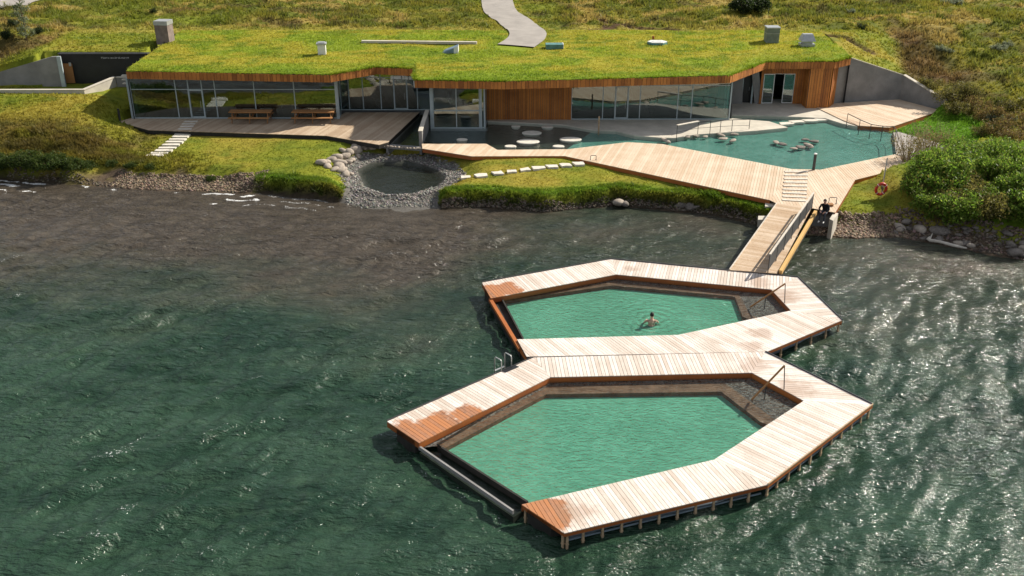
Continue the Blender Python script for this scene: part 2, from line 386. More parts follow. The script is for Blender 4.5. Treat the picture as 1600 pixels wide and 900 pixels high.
def lake_mat():
    t = NT('lake_water'); p = t.pos(); sh = t.attr('shallow'); fo = t.attr('foam')
    n = t.noise(0.16, 4, 0.6, t.scaled(p, (1, 1.6, 1), 0.4)); n2 = t.noise(0.9, 4, 0.65, t.scaled(p, (0.7, 1.9, 1), 0.5))
    deep = t.mix(t.rng(n, 0.35, 0.65), (0.009, 0.028, 0.016), (0.023, 0.053, 0.032))
    deep = t.mix(t.math('MULTIPLY', t.rng(n2, 0.45, 0.72), 0.55), deep, (0.038, 0.074, 0.043))
    shal = t.mix(t.rng(n2, 0.35, 0.7), (0.044, 0.036, 0.027), (0.080, 0.066, 0.050))
    s2 = t.math('ADD', sh, t.math('MULTIPLY', t.math('SUBTRACT', n, 0.5), 0.9)); s2 = t.rng(s2, 0.15, 0.85)
    c = t.mix(s2, deep, shal)
    def ridge(v, k): return t.math('SUBTRACT', 1.0, t.math('ABSOLUTE', t.math('MULTIPLY_ADD', v, k, -k / 2)))
    b1 = t.noise(1.35, 3, 0.5, t.scaled(p, (0.55, 1.7, 1), 0.45)); b2 = t.noise(3.0, 4, 0.6, t.scaled(p, (0.5, 1.6, 1), 0.34)); b3 = t.noise(5.5, 3, 0.55, p)
    h = t.math('ADD', t.math('MULTIPLY', ridge(b1, 4.0), 0.30), t.math('MULTIPLY', ridge(b2, 4.5), 0.17)); h = t.math('ADD', h, t.math('MULTIPLY', b3, 0.30))
    gust = t.rng(t.noise(0.11, 3, 0.55, t.scaled(p, (1, 1.5, 1), 0.5)), 0.33, 0.68, 0.6, 1.05); h = t.math('MULTIPLY', h, gust)
    nm = t.bump(h, 1.0, 0.245)
    fz = t.noise(15, 3, 0.7, p); fm = t.math('MULTIPLY', t.rng(t.math('ADD', fo, t.math('MULTIPLY', fz, 1.6)), 1.50, 1.62), t.rng(fo, 0.1, 0.35))
    b = t.bsdf(c, 0.10, 0.5, nm); b.inputs['IOR'].default_value = 1.333
    fb = t.bsdf((0.75, 0.76, 0.76), 0.9, 0.2)
    mx = t.node('ShaderNodeMixShader'); t.l.new(fm, mx.inputs[0]); t.l.new(b.outputs[0], mx.inputs[1]); t.l.new(fb.outputs[0], mx.inputs[2])
    return t.done(mx.outputs[0])
M_lake = lake_mat()

def glass_mat():
    t = NT('window_glass')
    g = t.node('ShaderNodeBsdfGlossy'); g.inputs['Roughness'].default_value = 0.0; g.inputs['Color'].default_value = (0.92, 0.97, 1.0, 1)
    tr = t.node('ShaderNodeBsdfTransparent'); tr.inputs['Color'].default_value = (0.62, 0.74, 0.72, 1)
    lw = t.node('ShaderNodeLayerWeight')
    f = t.math('MULTIPLY_ADD', t.math('POWER', lw.outputs['Facing'], 5.0), 0.7, 0.14, clamp=True)
    mx = t.node('ShaderNodeMixShader'); t.l.new(f, mx.inputs[0]); t.l.new(tr.outputs[0], mx.inputs[1]); t.l.new(g.outputs[0], mx.inputs[2])
    return t.done(mx.outputs[0])
M_glass = glass_mat()

# ------------------------------------------------------------------ terrain
SHORE = [P2(x, y, 0) for x, y in [(-900, 330), (-420, 300), (-160, 276), (0, 281), (110, 287), (200, 296), (300, 300), (385, 303), (405, 301), (470, 308), (530, 316), (575, 327), (640, 330), (690, 326), (760, 325),
         (850, 331), (930, 325), (962, 321), (1060, 331), (1120, 336), (1180, 350), (1235, 366), (1290, 371), (1340, 374), (1400, 372), (1450, 380), (1520, 394), (1600, 408), (1760, 440), (2000, 480), (2600, 560)]]
SHX = np.array([p[0] for p in SHORE]); SHY = np.array([p[1] for p in SHORE])
def shore_d(x, y):
    ys = np.interp(x, SHX, SHY) + 0.5 * (fbm(np.asarray(x) * 0.9, np.asarray(x) * 0 + 3.3, 5, 3) - 0.5)
    return (y - ys) * 0.93
sx = lambda px, py=305: P2(px, py, 0)[0]
POND = [P2(x, y, 0.3) for x, y in [(550, 264), (575, 251), (640, 248), (688, 262), (705, 277), (690, 291), (650, 304), (600, 306), (562, 292)]]
ROAD = [P2(x, y, 5.35) for x, y in [(776, -14), (777, 4), (783, 18), (806, 33), (823, 46), (823, 56), (806, 67)]]
ROAD2 = [P2(x, y, 5.6) for x, y in [(-260, 40), (-80, 20), (20, 5), (75, -6), (160, -20)]]
GPOOL = [P2(x, y, 1.0) for x, y in [(655, 226), (672, 196), (760, 188), (1143, 186), (1143, 177), (1198, 179), (1290, 183), (1342, 199), (1396, 209), (1402, 243), (1282, 269), (1235, 268), (1035, 229), (980, 226), (885, 237), (775, 238), (758, 229)]]
VIVID = [P2(x, y, 1.25) for x, y in [(1380, 203), (1478, 172), (1560, 196), (1545, 215), (1480, 236), (1405, 212)]]
CUT = [P2(x, y, 5.2) for x, y in [(940, 34), (985, 43), (1080, 48), (1200, 55), (1300, 54), (1360, 62)]]
CUT2 = [P2(x, y, 5.2) for x, y in [(695, 50), (712, 54), (745, 66)]]
CHAN = [P2(x, y, 0.9) for x, y in [(596, 229), (606, 224), (658, 174), (676, 180), (664, 236)]]
APRON = [P2(x, y, 1.18) for x, y in [(1390, 203), (1404, 202), (1496, 229), (1474, 247), (1441, 260), (1394, 246)]]
DTER = [P2(x, y, 1.2) for x, y in [(1190, 316), (1240, 258), (1284, 262), (1400, 237), (1448, 256), (1338, 284), (1309, 336), (1262, 328)]]
UPTER = [P2(x, y, 1.3) for x, y in [(1255, 150), (1312, 157.5), (1404, 153.2), (1476, 171), (1392, 202), (1300, 192)]]
LFTER = [P2(x, y, 1.3) for x, y in [(178, 192), (232, 206), (510, 215), (592, 229), (640, 205), (660, 170), (205, 180)]]
def height(x, y):
    x = np.asarray(x, float); y = np.asarray(y, float); d = shore_d(x, y)
    g = sstep(sx(60), sx(140), x) * (1 - sstep(sx(340), sx(425), x + 1.2 * (fbm(x * .7, y * .7, 9, 2) - .5))); g = np.maximum(g, sstep(sx(520), sx(556), x) * (1 - sstep(sx(682), sx(705), x)))
    g = np.maximum(g, sstep(sx(1255, 370), sx(1275, 370), x))
    lump = 0.35 * (fbm(x * 0.8, y * 0.8, 3, 3) - 0.5)
    steep = 0.84 * sstep(-0.1, 0.75, d + lump) + 0.035 * np.clip(d - 0.8, 0, 7)
    grav = 0.17 * np.clip(d, 0, 1.9) + 0.50 * sstep(1.3, 2.6, d + lump * 3) + 0.03 * np.clip(d - 2.6, 0, 7)
    z = steep * (1 - g) + grav * g
    lw = sstep(-23.5, -30, x)                                     # heathery bank and rising lawn beside the entrance
    z = z + lw * 0.75 * sstep(2.2, 4.6, d + lump * 2) * (1 - sstep(10, 14, d) * 0.3)
    z = z + sstep(-27.6, -31, x) * (1.35 - 0.5 * lw) * sstep(62.5, 71.5, y)
    rw = sstep(20.5, 23.5, x)
    z = z + rw * 0.75 * sstep(2.0, 5.5, d + lump) * (1 - 0.75 * inpoly(x, y, VIVID)) * (1 - sstep(60, 63, y) * 0.55)
    z = np.where(d < 0, np.maximum(d * 0.25, -1.5), z)
    # hill east of the wall
    zr = 1.35 + 0.215 * np.clip(y - 69.5, 0, 17.5) + 0.012 * np.clip(y - 87, 0, 400)
    zr = zr + np.clip(31.5 - x, 0, 6.5) * 0.31 * sstep(73.2, 75.0, y)
    zr = np.minimum(zr, 5.12 + 0.016 * np.clip(y - 82, 0, 300)) + sstep(33, 60, x) * sstep(66, 90, y) * 0.8
    z = np.where((x > 25.2) & (y > 66), np.maximum(np.where(x > 31.8, np.minimum(z, 1.3), 1.1), zr * (sstep(69.5, 72, y)) + 1.0 * (1 - sstep(69.5, 72, y))), z)
    # plateau behind the building
    top = 5.12 + 0.016 * np.clip(y - 82, 0, 300) + sstep(-20, -60, x) * sstep(80, 100, y) * 0.6
    z = np.where((x > -28.1) & (x <= 25.2) & (y > 81.2), top, z)
    # hill west of the entrance court
    wt = np.interp(x, [-60, -41.5, -36.2, -34], [2.6, 3.35, 4.75, 4.85]); zl = np.minimum(top, wt + 0.28 * np.clip(y - 74.7, 0, 20))
    z = np.where((x <= -28.1) & (y > 74.5) & (x < -35.9), zl, z)
    z = np.where((x <= -28.1) & (x >= -35.9) & (y > 75.75), np.minimum(top, 4.86 + 0.08 * (y - 75.7)), z)
    z = np.where((x <= -28.1) & (x >= -35.9) & (y > 73.3) & (y <= 75.75), 2.5, z)
    z = np.where(inpoly(x, y, UPTER), np.minimum(z, 1.0), z); z = np.where(inpoly(x, y, LFTER), np.minimum(z, 1.02), z)
    # pits under building and pool
    z = np.where((x > -28.1) & (x <= 25.2) & (y > 69.6) & (y <= 81.2), 0.35, z)
    z = np.where((x > -12.7) & (x <= 16) & (y > 66.3) & (y <= 81.2), np.minimum(z, 0.35), z)
    z = np.where(inpoly(x, y, GPOOL), np.minimum(z, 0.3), z)
    z = np.where(inpoly(x, y, CHAN), np.minimum(z, 0.3), z); z = np.where(inpoly(x, y, APRON) | inpoly(x, y, DTER), np.minimum(z, 1.02), z)
    # hollow of the small pond
    pdn = pdist(x, y, POND, True); ins = inpoly(x, y, POND); sd = np.where(ins, -pdn, pdn)
    z = np.where(sd < 2.4, np.minimum(z, 0.34 + 0.62 * sstep(0.1, 2.4, sd)), z); z = np.where(ins, 0.34 - 0.3 * sstep(0, 0.8, pdn), z)
    # hummocks
    h = np.clip(heath_w(x, y, d), 0, 1)
    hum = fbm(x * 0.55, y * 0.62, 21, 3) - 0.5
    z = z + h * (0.85 * hum + 0.25 * (fbm(x * 1.9, y * 2.1, 33, 2) - 0.5)) + 0.10 * (fbm(x * 0.9, y * 0.9, 8, 3) - 0.5) * (d > 1)
    cd = pdist(x, y, CUT); z = z - 0.35 * (1 - sstep(0.15, 0.5, cd)); cd = pdist(x, y, CUT2); z = z - 0.3 * (1 - sstep(0.1, 0.4, cd))
    return z
def heath_w(x, y, d):
    w = sstep(83.0, 84.5, y) * (1 - 0.75 * (1 - sstep(1.6, 3.2, pdist(x, y, ROAD))))
    w = np.maximum(w, sstep(29.3, 31.0, x - .25 * (y - 76)) * sstep(73, 76, y)); w = w * np.where((x > 25) & (x < 29) & (y < 83), 0, 1); w = np.maximum(w, sstep(32, 33.5, x) * sstep(64, 67, y))
    w = np.maximum(w, sstep(-36, -37, x) * sstep(75, 76, y)); w = np.maximum(w, 0.7 * sstep(-21.5, -25, x) * sstep(1.8, 3, d) * (1 - sstep(65, 68, y)))
    w = np.maximum(w, 0.5 * sstep(22, 25, x) * sstep(1.5, 3, d) * (1 - sstep(61, 63, y)))
    return w
def lerp3(a, b, f): return np.asarray(a)[None, :] * (1 - f[:, None]) + np.asarray(b)[None, :] * f[:, None] if np.ndim(a) == 1 else a * (1 - f[:, None]) + np.asarray(b)[None, :] * f[:, None]
def ground_col(x, y):
    """base colour of the ground cover and the weight of grass"""
    x = np.asarray(x, float).ravel(); y = np.asarray(y, float).ravel(); d = shore_d(x, y)
    n1 = fbm(x * 0.22, y * 0.3, 41, 4); n2 = fbm(x * 0.75, y * 0.9, 47, 3); n3 = fbm(x * 0.09, y * 0.16, 53, 3)
    c = lerp3(np.array([0.165, 0.18, 0.018]), np.array([0.24, 0.20, 0.030]), sstep(0.35, 0.65, n1))
    c = lerp3(c, [0.085, 0.125, 0.013], 0.65 * sstep(0.5, 0.75, n2))
    gw = np.ones(len(x))
    h = heath_w(x, y, d)
    hc = lerp3(np.array([0.165, 0.155, 0.022]), np.array([0.10, 0.115, 0.017]), sstep(0.38, 0.6, n2))
    hc = lerp3(hc, [0.29, 0.215, 0.062], 0.85 * sstep(0.55, 0.68, fbm(x * 0.3, y * 0.55, 61, 3)))
    hc = lerp3(hc, [0.070, 0.050, 0.024], 0.6 * sstep(0.6, 0.72, fbm(x * 0.42, y * 0.7, 67, 3)))
    hc = lerp3(hc, [0.13, 0.155, 0.015], 0.8 * sstep(0.5, 0.66, n3) * (x < 30))
    br = np.maximum(sstep(29.3, 30.6, x - .25 * (y - 76)) * (1 - sstep(33.5, 37, x)) * sstep(73, 76, y) * (1 - sstep(84, 88, y)) * 0.9, sstep(-20, -24, x) * (1 - sstep(66, 68, y)) * sstep(0.42, 0.6, n1 * 0.6 + n2 * 0.4))
    br = np.maximum(br, 0.85 * sstep(-34, -36.4, x) * sstep(75.5, 76.5, y) * (1 - sstep(78.5, 82, y + 3 * (n2 - 0.5))))
    hc = lerp3(hc, [0.085, 0.045, 0.024], 0.8 * br)
    c = c * (1 - h[:, None]) + hc * h[:, None]
    c = lerp3(c, [0.27, 0.235, 0.05], 0.8 * sstep(81.6, 82.6, y) * (1 - sstep(83.3, 85, y + 2 * (n2 - 0.5))) * (x > -36) * (x < 26))
    viv = inpoly(x, y, VIVID).astype(float); viv = np.maximum(viv, 0.75 * (sstep(0.4, 0.8, d) * (1 - sstep(1.4, 2.6, d + n2)) * (x > -18.5) * (x < 15.5)))
    viv = np.maximum(viv, 0.8 * sstep(22, 25, x) * sstep(2.2, 3.4, d) * (1 - sstep(60, 63, y)))
    c = lerp3(c, [0.070, 0.165, 0.010], viv * 0.9)
    # bare banks, shingle, soil
    ga = sstep(sx(60), sx(140), x) * (1 - sstep(sx(388), sx(402), x)); ga = np.maximum(ga, sstep(sx(1258, 370), sx(1275, 370), x))
    gm = (1 - sstep(1.2, 2.0, d + 2.6 * (n2 - 0.5))) * ga
    c = lerp3(c, [0.035, 0.027, 0.018], (1 - sstep(0.15, 0.55, d + .3 * (n2 - .5))) * (1 - ga)); gw = gw * (1 - (1 - sstep(0.05, 0.3, d)) * (1 - ga)); gm = np.maximum(gm, (1 - sstep(-.3, -.1, d)))
    pdn = pdist(x, y, POND, True); ins = inpoly(x, y, POND); sd = np.where(ins, -pdn, pdn)
    pm = np.where(sd < 0.8 + 1.0 * (n2 - 0.5), 1.0, 0.0); pm = np.maximum(pm, ((x > sx(540)) & (x < sx(690)) & (d < 2.2)).astype(float))
    c = lerp3(c, [0.085, 0.062, 0.043], gm); gw = gw * (1 - gm)
    c = lerp3(c, [0.115, 0.108, 0.098], pm); gw = gw * (1 - pm); c = lerp3(c, [0.022, 0.027, 0.020], ins * sstep(.25, .7, pdn))
    cd = np.minimum(pdist(x, y, CUT), pdist(x, y, CUT2)); dirt = 0.95 * (1 - sstep(0.25, 0.8, cd + 0.5 * (n2 - 0.5)))
    dp = inpoly(x, y, [P2(a, b, 5.2) for a, b in [(915, 46), (945, 38), (1000, 44), (1080, 50), (1060, 52), (960, 51)]]).astype(float) * sstep(0.3, 0.5, n2)
    dirt = np.maximum(dirt, dp); c = lerp3(c, [0.085, 0.048, 0.028], dirt); gw = gw * (1 - 0.9 * dirt)
    rd = np.minimum(pdist(x, y, ROAD) - 1.5, pdist(x, y, ROAD2) - 1.7); gw = gw * (rd > 0.05)
    return c, gw

def axis(parts):
    out = []
    for a, b, s in parts: out += list(np.arange(a, b, s))
    return np.array(out + [parts[-1][1]])
def grid(xs, ys):
    X, Y = np.meshgrid(xs, ys); nx, ny = len(xs), len(ys); i = np.arange(nx * ny).reshape(ny, nx)
    F = np.stack([i[:-1, :-1].ravel(), i[:-1, 1:].ravel(), i[1:, 1:].ravel(), i[1:, :-1].ravel()], 1)
    return X.ravel(), Y.ravel(), F
gx = axis([(-420, -70, 14), (-70, -46, 1.0), (-46, 44, 0.27), (44, 70, 1.0), (70, 420, 14)])
gy = axis([(34, 45, 1.0), (45, 98, 0.27), (98, 120, 1.2), (120, 520, 16)])
X, Y, F = grid(gx, gy); Z = height(X, Y); C, _ = ground_col(X, Y)
ground = link('ground', npmesh('ground', np.stack([X, Y, Z], 1), F, [M_ground], col=C, smooth=True)); tag(ground, kind='structure')

def PT(px, py):
    """place on the terrain under a point of the survey picture"""
    a = np.array(P(px, py, 12)); b = np.array(P(px, py, -0.2)); t = np.linspace(0, 1, 1500)
    q = a[None] + (b - a)[None] * t[:, None]; hz = np.maximum(height(q[:, 0], q[:, 1]), 0)
    k = np.argmax(q[:, 2] <= hz); return Vector(q[k])
def GZ(x, y): return float(height(np.array([x]), np.array([y]))[0])

# paths laid on the terrain
def ribbon(name, pts, w, lift, zf=None):
    pts = [np.array(p) for p in pts]; dense = []
    for i in range(len(pts) - 1):
        for k in range(8):
            t = k / 8; p0 = pts[max(i - 1, 0)]; p1, p2 = pts[i], pts[i + 1]; p3 = pts[min(i + 2, len(pts) - 1)]
            dense.append(0.5 * ((2 * p1) + (p2 - p0) * t + (2 * p0 - 5 * p1 + 4 * p2 - p3) * t * t + (3 * p1 - p0 - 3 * p2 + p3) * t ** 3))
    dense.append(pts[-1]); v = []; f = []; m = 9
    for i, p in enumerate(dense):
        a = dense[max(i - 1, 0)]; b = dense[min(i + 1, len(dense) - 1)]; dd = (b - a) / np.linalg.norm(b - a); nrm = np.array([-dd[1], dd[0]])
        for k in range(m):
            q = p + nrm * (k / (m - 1) - 0.5) * w; v.append((q[0], q[1], 0))
    v = np.array(v); v[:, 2] = (zf or height)(v[:, 0], v[:, 1]) + lift; n = len(dense)
    f = [(i * m + k, i * m + k + 1, (i + 1) * m + k + 1, (i + 1) * m + k) for i in range(n - 1) for k in range(m - 1)]
    o = link(name, npmesh(name, v, np.array(f), [M_path], smooth=True)); tag(o, kind='structure')
ribbon('road', ROAD2, 3.6, 0.09)

# ------------------------------------------------------------------ lake
FLOATS = [[P2(x, y, 0.4) for x, y in [(770, 465), (960, 432), (1207, 455), (1228, 487), (1060, 520), (815, 528)]],
          [P2(x, y, 0.4) for x, y in [(672, 697), (862, 596), (1173, 590), (1246, 632), (1118, 712), (822, 784)]]]
lx = axis([(-500, -60, 40), (-60, -37, 0.8), (-37, 37, 0.135), (37, 60, 0.8), (60, 500, 40)])
ly = axis([(-500, 0, 40), (0, 14, 0.7), (14, 64, 0.135), (64, 70, 1.5)])
X, Y, F = grid(lx, ly); D = -shore_d(X, Y)
rs = np.random.default_rng(11); Z = np.zeros(len(X)); crest = np.zeros(len(X))
wx = X + 0.8 * (fbm(X * 0.25, Y * 0.25, 91, 2) - 0.5); wy = Y + 0.8 * (fbm(X * 0.25, Y * 0.25, 95, 2) - 0.5)
for k in range(70):
    lam = 0.55 * (7.5) ** rs.random(); th = math.radians(-58) + rs.normal(0, 0.5); a = 0.0060 * lam ** 0.6 * (0.5 + rs.random())
    ph = (wx * math.cos(th) + wy * math.sin(th)) * 2 * math.pi / lam + rs.random() * 6.28
    s = np.sin(ph); Z += a * (s + 0.35 * np.cos(2 * ph + 0.6))
fade = sstep(-0.2, 3.5, D) * 0.8 + 0.2
fade = fade * (1 - sstep(36, 40, np.abs(X))) * sstep(10, 15, Y)
amp = 0.75 + 0.7 * sstep(0.35, 0.7, fbm(X * 0.07, Y * 0.09, 71, 3))
lee = 1 - 0.55 * sstep(2, 7, X) * (1 - sstep(38, 52, Y)) * 0 - 0.45 * sstep(44, 50, Y) * sstep(3, 8, X)
Z = Z * fade * amp * lee
q = np.quantile(Z[(Y > 15) & (Y < 50)], [0.93, 0.99])
crest = 0.55 * sstep(q[0], q[1], Z) * sstep(0.46, 0.62, fbm(X * 0.5, Y * 0.6, 75, 3))  # white crest specks: whitecap foam plus painted sun glints
n = fbm(X * 0.5, Y * 0.9, 81, 3); n2 = fbm(X * 1.7, Y * 2.3, 83, 2)
wash = np.zeros(len(X))
for off, wd in ((0.25, 0.28), (0.9, 0.22), (1.7, 0.2)):
    dd = np.abs(D - off - 0.8 * (n - 0.5)); wash = np.maximum(wash, (1 - sstep(wd * 0.4, wd, dd)) * sstep(0.46, 0.62, n2 * 0.55 + fbm(X * 0.22, Y * 0.22, 87, 2) * 0.45))
wash = wash * np.where(X < sx(410), 1.0, np.where(X < sx(700), 0.8, 0.35)) * (D > 0)
# broken water along the upwind sides of the floats
for pl in FLOATS:
    dd = pdist(X, Y, [pl[0], pl[-1]]); side = (X < np.interp(Y, [pl[-1][1], pl[0][1]], [pl[-1][0], pl[0][0]]))
    wash = np.maximum(wash, 0.8 * (1 - sstep(0.8, 3.2, dd)) * side * sstep(0.56, 0.68, fbm(X * 2.2, Y * 2.6, 88, 3)))
foam = np.clip(np.maximum(crest, wash * np.where(X < sx(560), 0.84, 0.66)), 0, 1)
ins = np.zeros(len(X), bool)
for pl in FLOATS: ins |= inpoly(X, Y, pl) & (pdist(X, Y, pl, True) > 0.15)
Z = np.where(ins, -0.9, Z)
shal = 1 - sstep(0.3, 25.0, D + 3.5 * (fbm(X * 0.12, Y * 0.2, 77, 3) - 0.5)); shal = shal * (1 - 0.45 * sstep(-8, 4, X))
lake = link('lake_water', npmesh('lake_water', np.stack([X, Y, Z], 1), F, [M_lake], attrs={'shallow': shal, 'foam': foam}, smooth=True)); tag(lake, kind='structure')

# ------------------------------------------------------------------ floating pools
def inset(p, q, k): return (p[0] + (q[0] - p[0]) * k, p[1] + (q[1] - p[1]) * k)
def offset_line(a, b, d):
    u = unit((b[0] - a[0], b[1] - a[1])); n = (-u[1], u[0]); return (a[0] + n[0] * d, a[1] + n[1] * d), (b[0] + n[0] * d, b[1] + n[1] * d)
ZD, ZW, ZB, ZM = 0.60, 0.40, 0.25, 0.08
D2 = lambda pts, z=ZD: [P2(x, y, z) for x, y in pts]

def fascia(poly_line, parent, mat, z0, z1, w=0.045, out=0.0, name='fascia'):
    """one board per side; poly_line runs with the water on its right-hand side"""
    for i in range(len(poly_line) - 1):
        a, b = poly_line[i], poly_line[i + 1]; u = unit((b[0] - a[0], b[1] - a[1])); n = (u[1], -u[0])
        a2 = (a[0] + n[0] * out, a[1] + n[1] * out); b2 = (b[0] + n[0] * out, b[1] + n[1] * out)
        q = [a2, b2, (b2[0] + n[0] * w, b2[1] + n[1] * w), (a2[0] + n[0] * w, a2[1] + n[1] * w)]
        MB().prism(q, z0 + random.uniform(0, .003), z1 + random.uniform(-.003, 0), random.random()).build(name, mat, parent)

def legs(line, parent, step, inset_d=0.06, z0=-0.35, z1=0.45, skip=0):
    for i in range(len(line) - 1):
        a, b = line[i], line[i + 1]; L = math.hypot(b[0] - a[0], b[1] - a[1]); u = unit((b[0] - a[0], b[1] - a[1])); n = (-u[1], u[0]); k = max(1, round(L / step))
        for j in range(k + 1):
            if j == k and i < len(line) - 2: continue
            t = min(max(j / k, 0.12 / L), 1 - 0.12 / L); x = a[0] + (b[0] - a[0]) * t + n[0] * inset_d; y = a[1] + (b[1] - a[1]) * t + n[1] * inset_d
            m = MB(); rz = math.atan2(u[1], u[0]); m.box((x, y, (z0 + z1) / 2), (0.075, 0.055, z1 - z0), rz, random.random()); m.box((x, y, 0.10), (0.095, 0.075, 0.05), rz, 0.2)
            m.build('support_post', M_post, parent)

def ledge(outer, mid, inner, parent, z_out, z_mid, z_in):
    """bench round the pool, seen through the water: dark shingle shelf then a timber seat"""
    m = MB(); n = len(outer); q = lambda p, z: (p[0], p[1], z)
    for i in range(n - 1): m.add([q(outer[i], z_out), q(outer[i + 1], z_out), q(mid[i + 1], z_mid), q(mid[i], z_mid)], [[0, 1, 2, 3]])
    m.build('shingle_shelf', M_grav, parent)
    m = MB()
    for i in range(n - 1):
        m.add([q(mid[i], z_in + .012), q(mid[i + 1], z_in + .012), q(inner[i + 1], z_in), q(inner[i], z_in)], [[0, 1, 2, 3]])
        m.add([q(inner[i], z_in), q(inner[i + 1], z_in), q(inner[i + 1], ZM - 0.3), q(inner[i], ZM - 0.3)], [[0, 1, 2, 3]])
    m.build('bench', M_bench, parent)

def grab_rail(parent, top, foot, low, lowfoot, mid_t=0.55):
    """slanting wooden handrail on two thin steel posts"""
    r = MB().beam(top, low, 0.05, 0.06).build('handrail', M_pic, parent)
    MB().tube([foot, top], 0.02, 6).build('rail_post', M_steel, parent)
    t = Vector(top).lerp(Vector(low), mid_t); MB().tube([(t.x, t.y, lowfoot), tuple(t)], 0.02, 6).build('rail_post', M_steel, parent)
    t = Vector(top).lerp(Vector(low), 0.97); MB().tube([(t.x, t.y, ZM - .1), tuple(t)], 0.018, 6).build('rail_post', M_steel, parent)

# --- the farther float
fa = thing('floating_pool', 'farther floating timber pool where the gangway lands, with a bather in its green water', 'floating pool', (*P2(1020, 480, 0), 0))
uo = dict(a=P2(753, 441, ZD), b=P2(955, 404.5, ZD), c=P2(1247, 433, ZD), d=P2(1316, 500, ZD), e=P2(1199, 549, ZD), f=P2(823, 557, ZD))
ui = dict(a=P2(767, 466, ZD), b=P2(963, 428.5, ZD), c=P2(1205, 452, ZD), d=P2(1236, 485, ZD), e=P2(1060, 523, ZD), f=P2(808, 530, ZD))
perp = lambda a, b: (-(b[1] - a[1]), b[0] - a[0])
cut = P2(1178, 549.6, ZD)
boards([([uo['a'], uo['b'], ui['b'], ui['a']], perp(uo['a'], uo['b']), ZD),
        ([uo['b'], uo['c'], ui['c'], ui['b']], perp(uo['b'], uo['c']), ZD),
        ([uo['c'], uo['d'], ui['d'], ui['c']], perp(uo['c'], uo['d']), ZD),
        ([uo['d'], uo['e'], cut, ui['e'], ui['d']], perp(uo['d'], uo['e']), ZD),
        ([ui['f'], ui['e'], cut, uo['f']], (0.55, -1), ZD)], M_deck, fa, jit=0.006)
fascia([ui['f'], ui['e'], ui['d'], ui['c'], ui['b'], ui['a'], uo['a'], uo['b'], uo['c'], uo['d']][::-1], fa, M_rust, 0.34, 0.565, 0.04, -0.04)
fascia([uo['d'], uo['e']][::-1], fa, M_rust, 0.44, 0.565, 0.04, -0.04)
# left end of the deck: wet boards end on a weir beam
wa, wb = P2(766, 467, 0.5), P2(813, 545, 0.5); wa2, wb2 = P2(783, 464, 0.42), P2(818, 530, 0.42)
MB().beam((*wa, 0.45), (*wb, 0.45), 0.16, 0.14, 0.3).build('weir_beam', M_rust, fa)
MB().beam((*wa2, 0.30), (*wb2, 0.30), 0.07, 0.26, 0.5).build('overflow_lip', M_under, fa)
MB().prism([wa, wb, wb2, wa2], -0.1, 0.26).build('gutter', M_under, fa)
MB().prism([uo['f'], ui['f'], wb, inset(uo['f'], wb, .5)], 0.30, 0.50, 0.2).build('corner_plate', M_rust, fa)
po = [ui['a'], ui['b'], ui['c'], ui['d'], ui['e'], ui['f'], wb2, wa2]
grow = lambda pl, k: [(p[0] + (p[0] - sum(q[0] for q in pl) / len(pl)) * k, p[1] + (p[1] - sum(q[1] for q in pl) / len(pl)) * k) for p in pl]
def sheet(poly, z, name, mat, parent=None):
    n = len(poly); a = sum(poly[i][0] * poly[(i + 1) % n][1] - poly[(i + 1) % n][0] * poly[i][1] for i in range(n))
    if a < 0: poly = list(poly)[::-1]
    return MB().add([(p[0], p[1], z) for p in poly], [list(range(n))]).build(name, mat, parent)
pool_u = [P2(780, 460, .36)] + [inset(ui[k], uo[k], 0.15) for k in 'bcde'] + [P2(823, 540, .36)]
sheet(pool_u, ZW, 'pool_water', M_pool, fa); sheet(pool_u, ZM, 'milky_depth', M_milk, fa)
ou = [P2(770, 468, .3), ui['b'], ui['c'], ui['d'], P2(1236, 486, 0.3)]
ledge([P2(776, 464, ZB + .1), inset(ui['b'], uo['b'], .1), inset(ui['c'], uo['c'], .05), inset(ui['d'], uo['d'], .05), inset(ui['d'], uo['d'], .0)],
      [P2(779, 467.5, ZB), P2(958, 441, ZB), P2(1154, 460, ZB), P2(1172, 492, ZB), P2(1188, 498, ZB)],
      [P2(786, 470.5, ZB), P2(956, 446, ZB), P2(1148, 463.5, ZB), P2(1160, 494, ZB), P2(1178, 503, ZB)], fa, ZB + .08, ZB, ZB)
grab_rail(fa, P(1227, 443, ZD + 0.98), P(1226, 473, ZD), P(1172, 480, ZW - 0.05), ZB - .02)
front = [uo['d'], uo['e']]
legs([uo['e'], uo['d']], fa, 0.95)
for a, b in ((uo['e'], uo['d']), (uo['a'], uo['b']), (uo['b'], uo['c'])):
    p, q = offset_line(a, b, 0.45 if a is uo['e'] else -0.5)
    MB().tube([(*inset(p, q, .06), 0.10), (*inset(p, q, .94), 0.10)], 0.14, 10).build('pontoon', M_pont, fa, True)
# inner wall of the basin (dark steel trough below the deck)
def basin(poly, parent, z0=-0.85, z1=0.50):
    m = MB(); n = len(poly)
    for i in range(n):
        a, b = poly[i], poly[(i + 1) % n]; m.add([(*a, z0), (*b, z0), (*b, z1), (*a, z1)], [[0, 1, 2, 3]])
    m.add([(*p, z0) for p in poly], [list(range(n))]); m.build('basin', M_under, parent)
basin(pool_u, fa, z1=0.38)

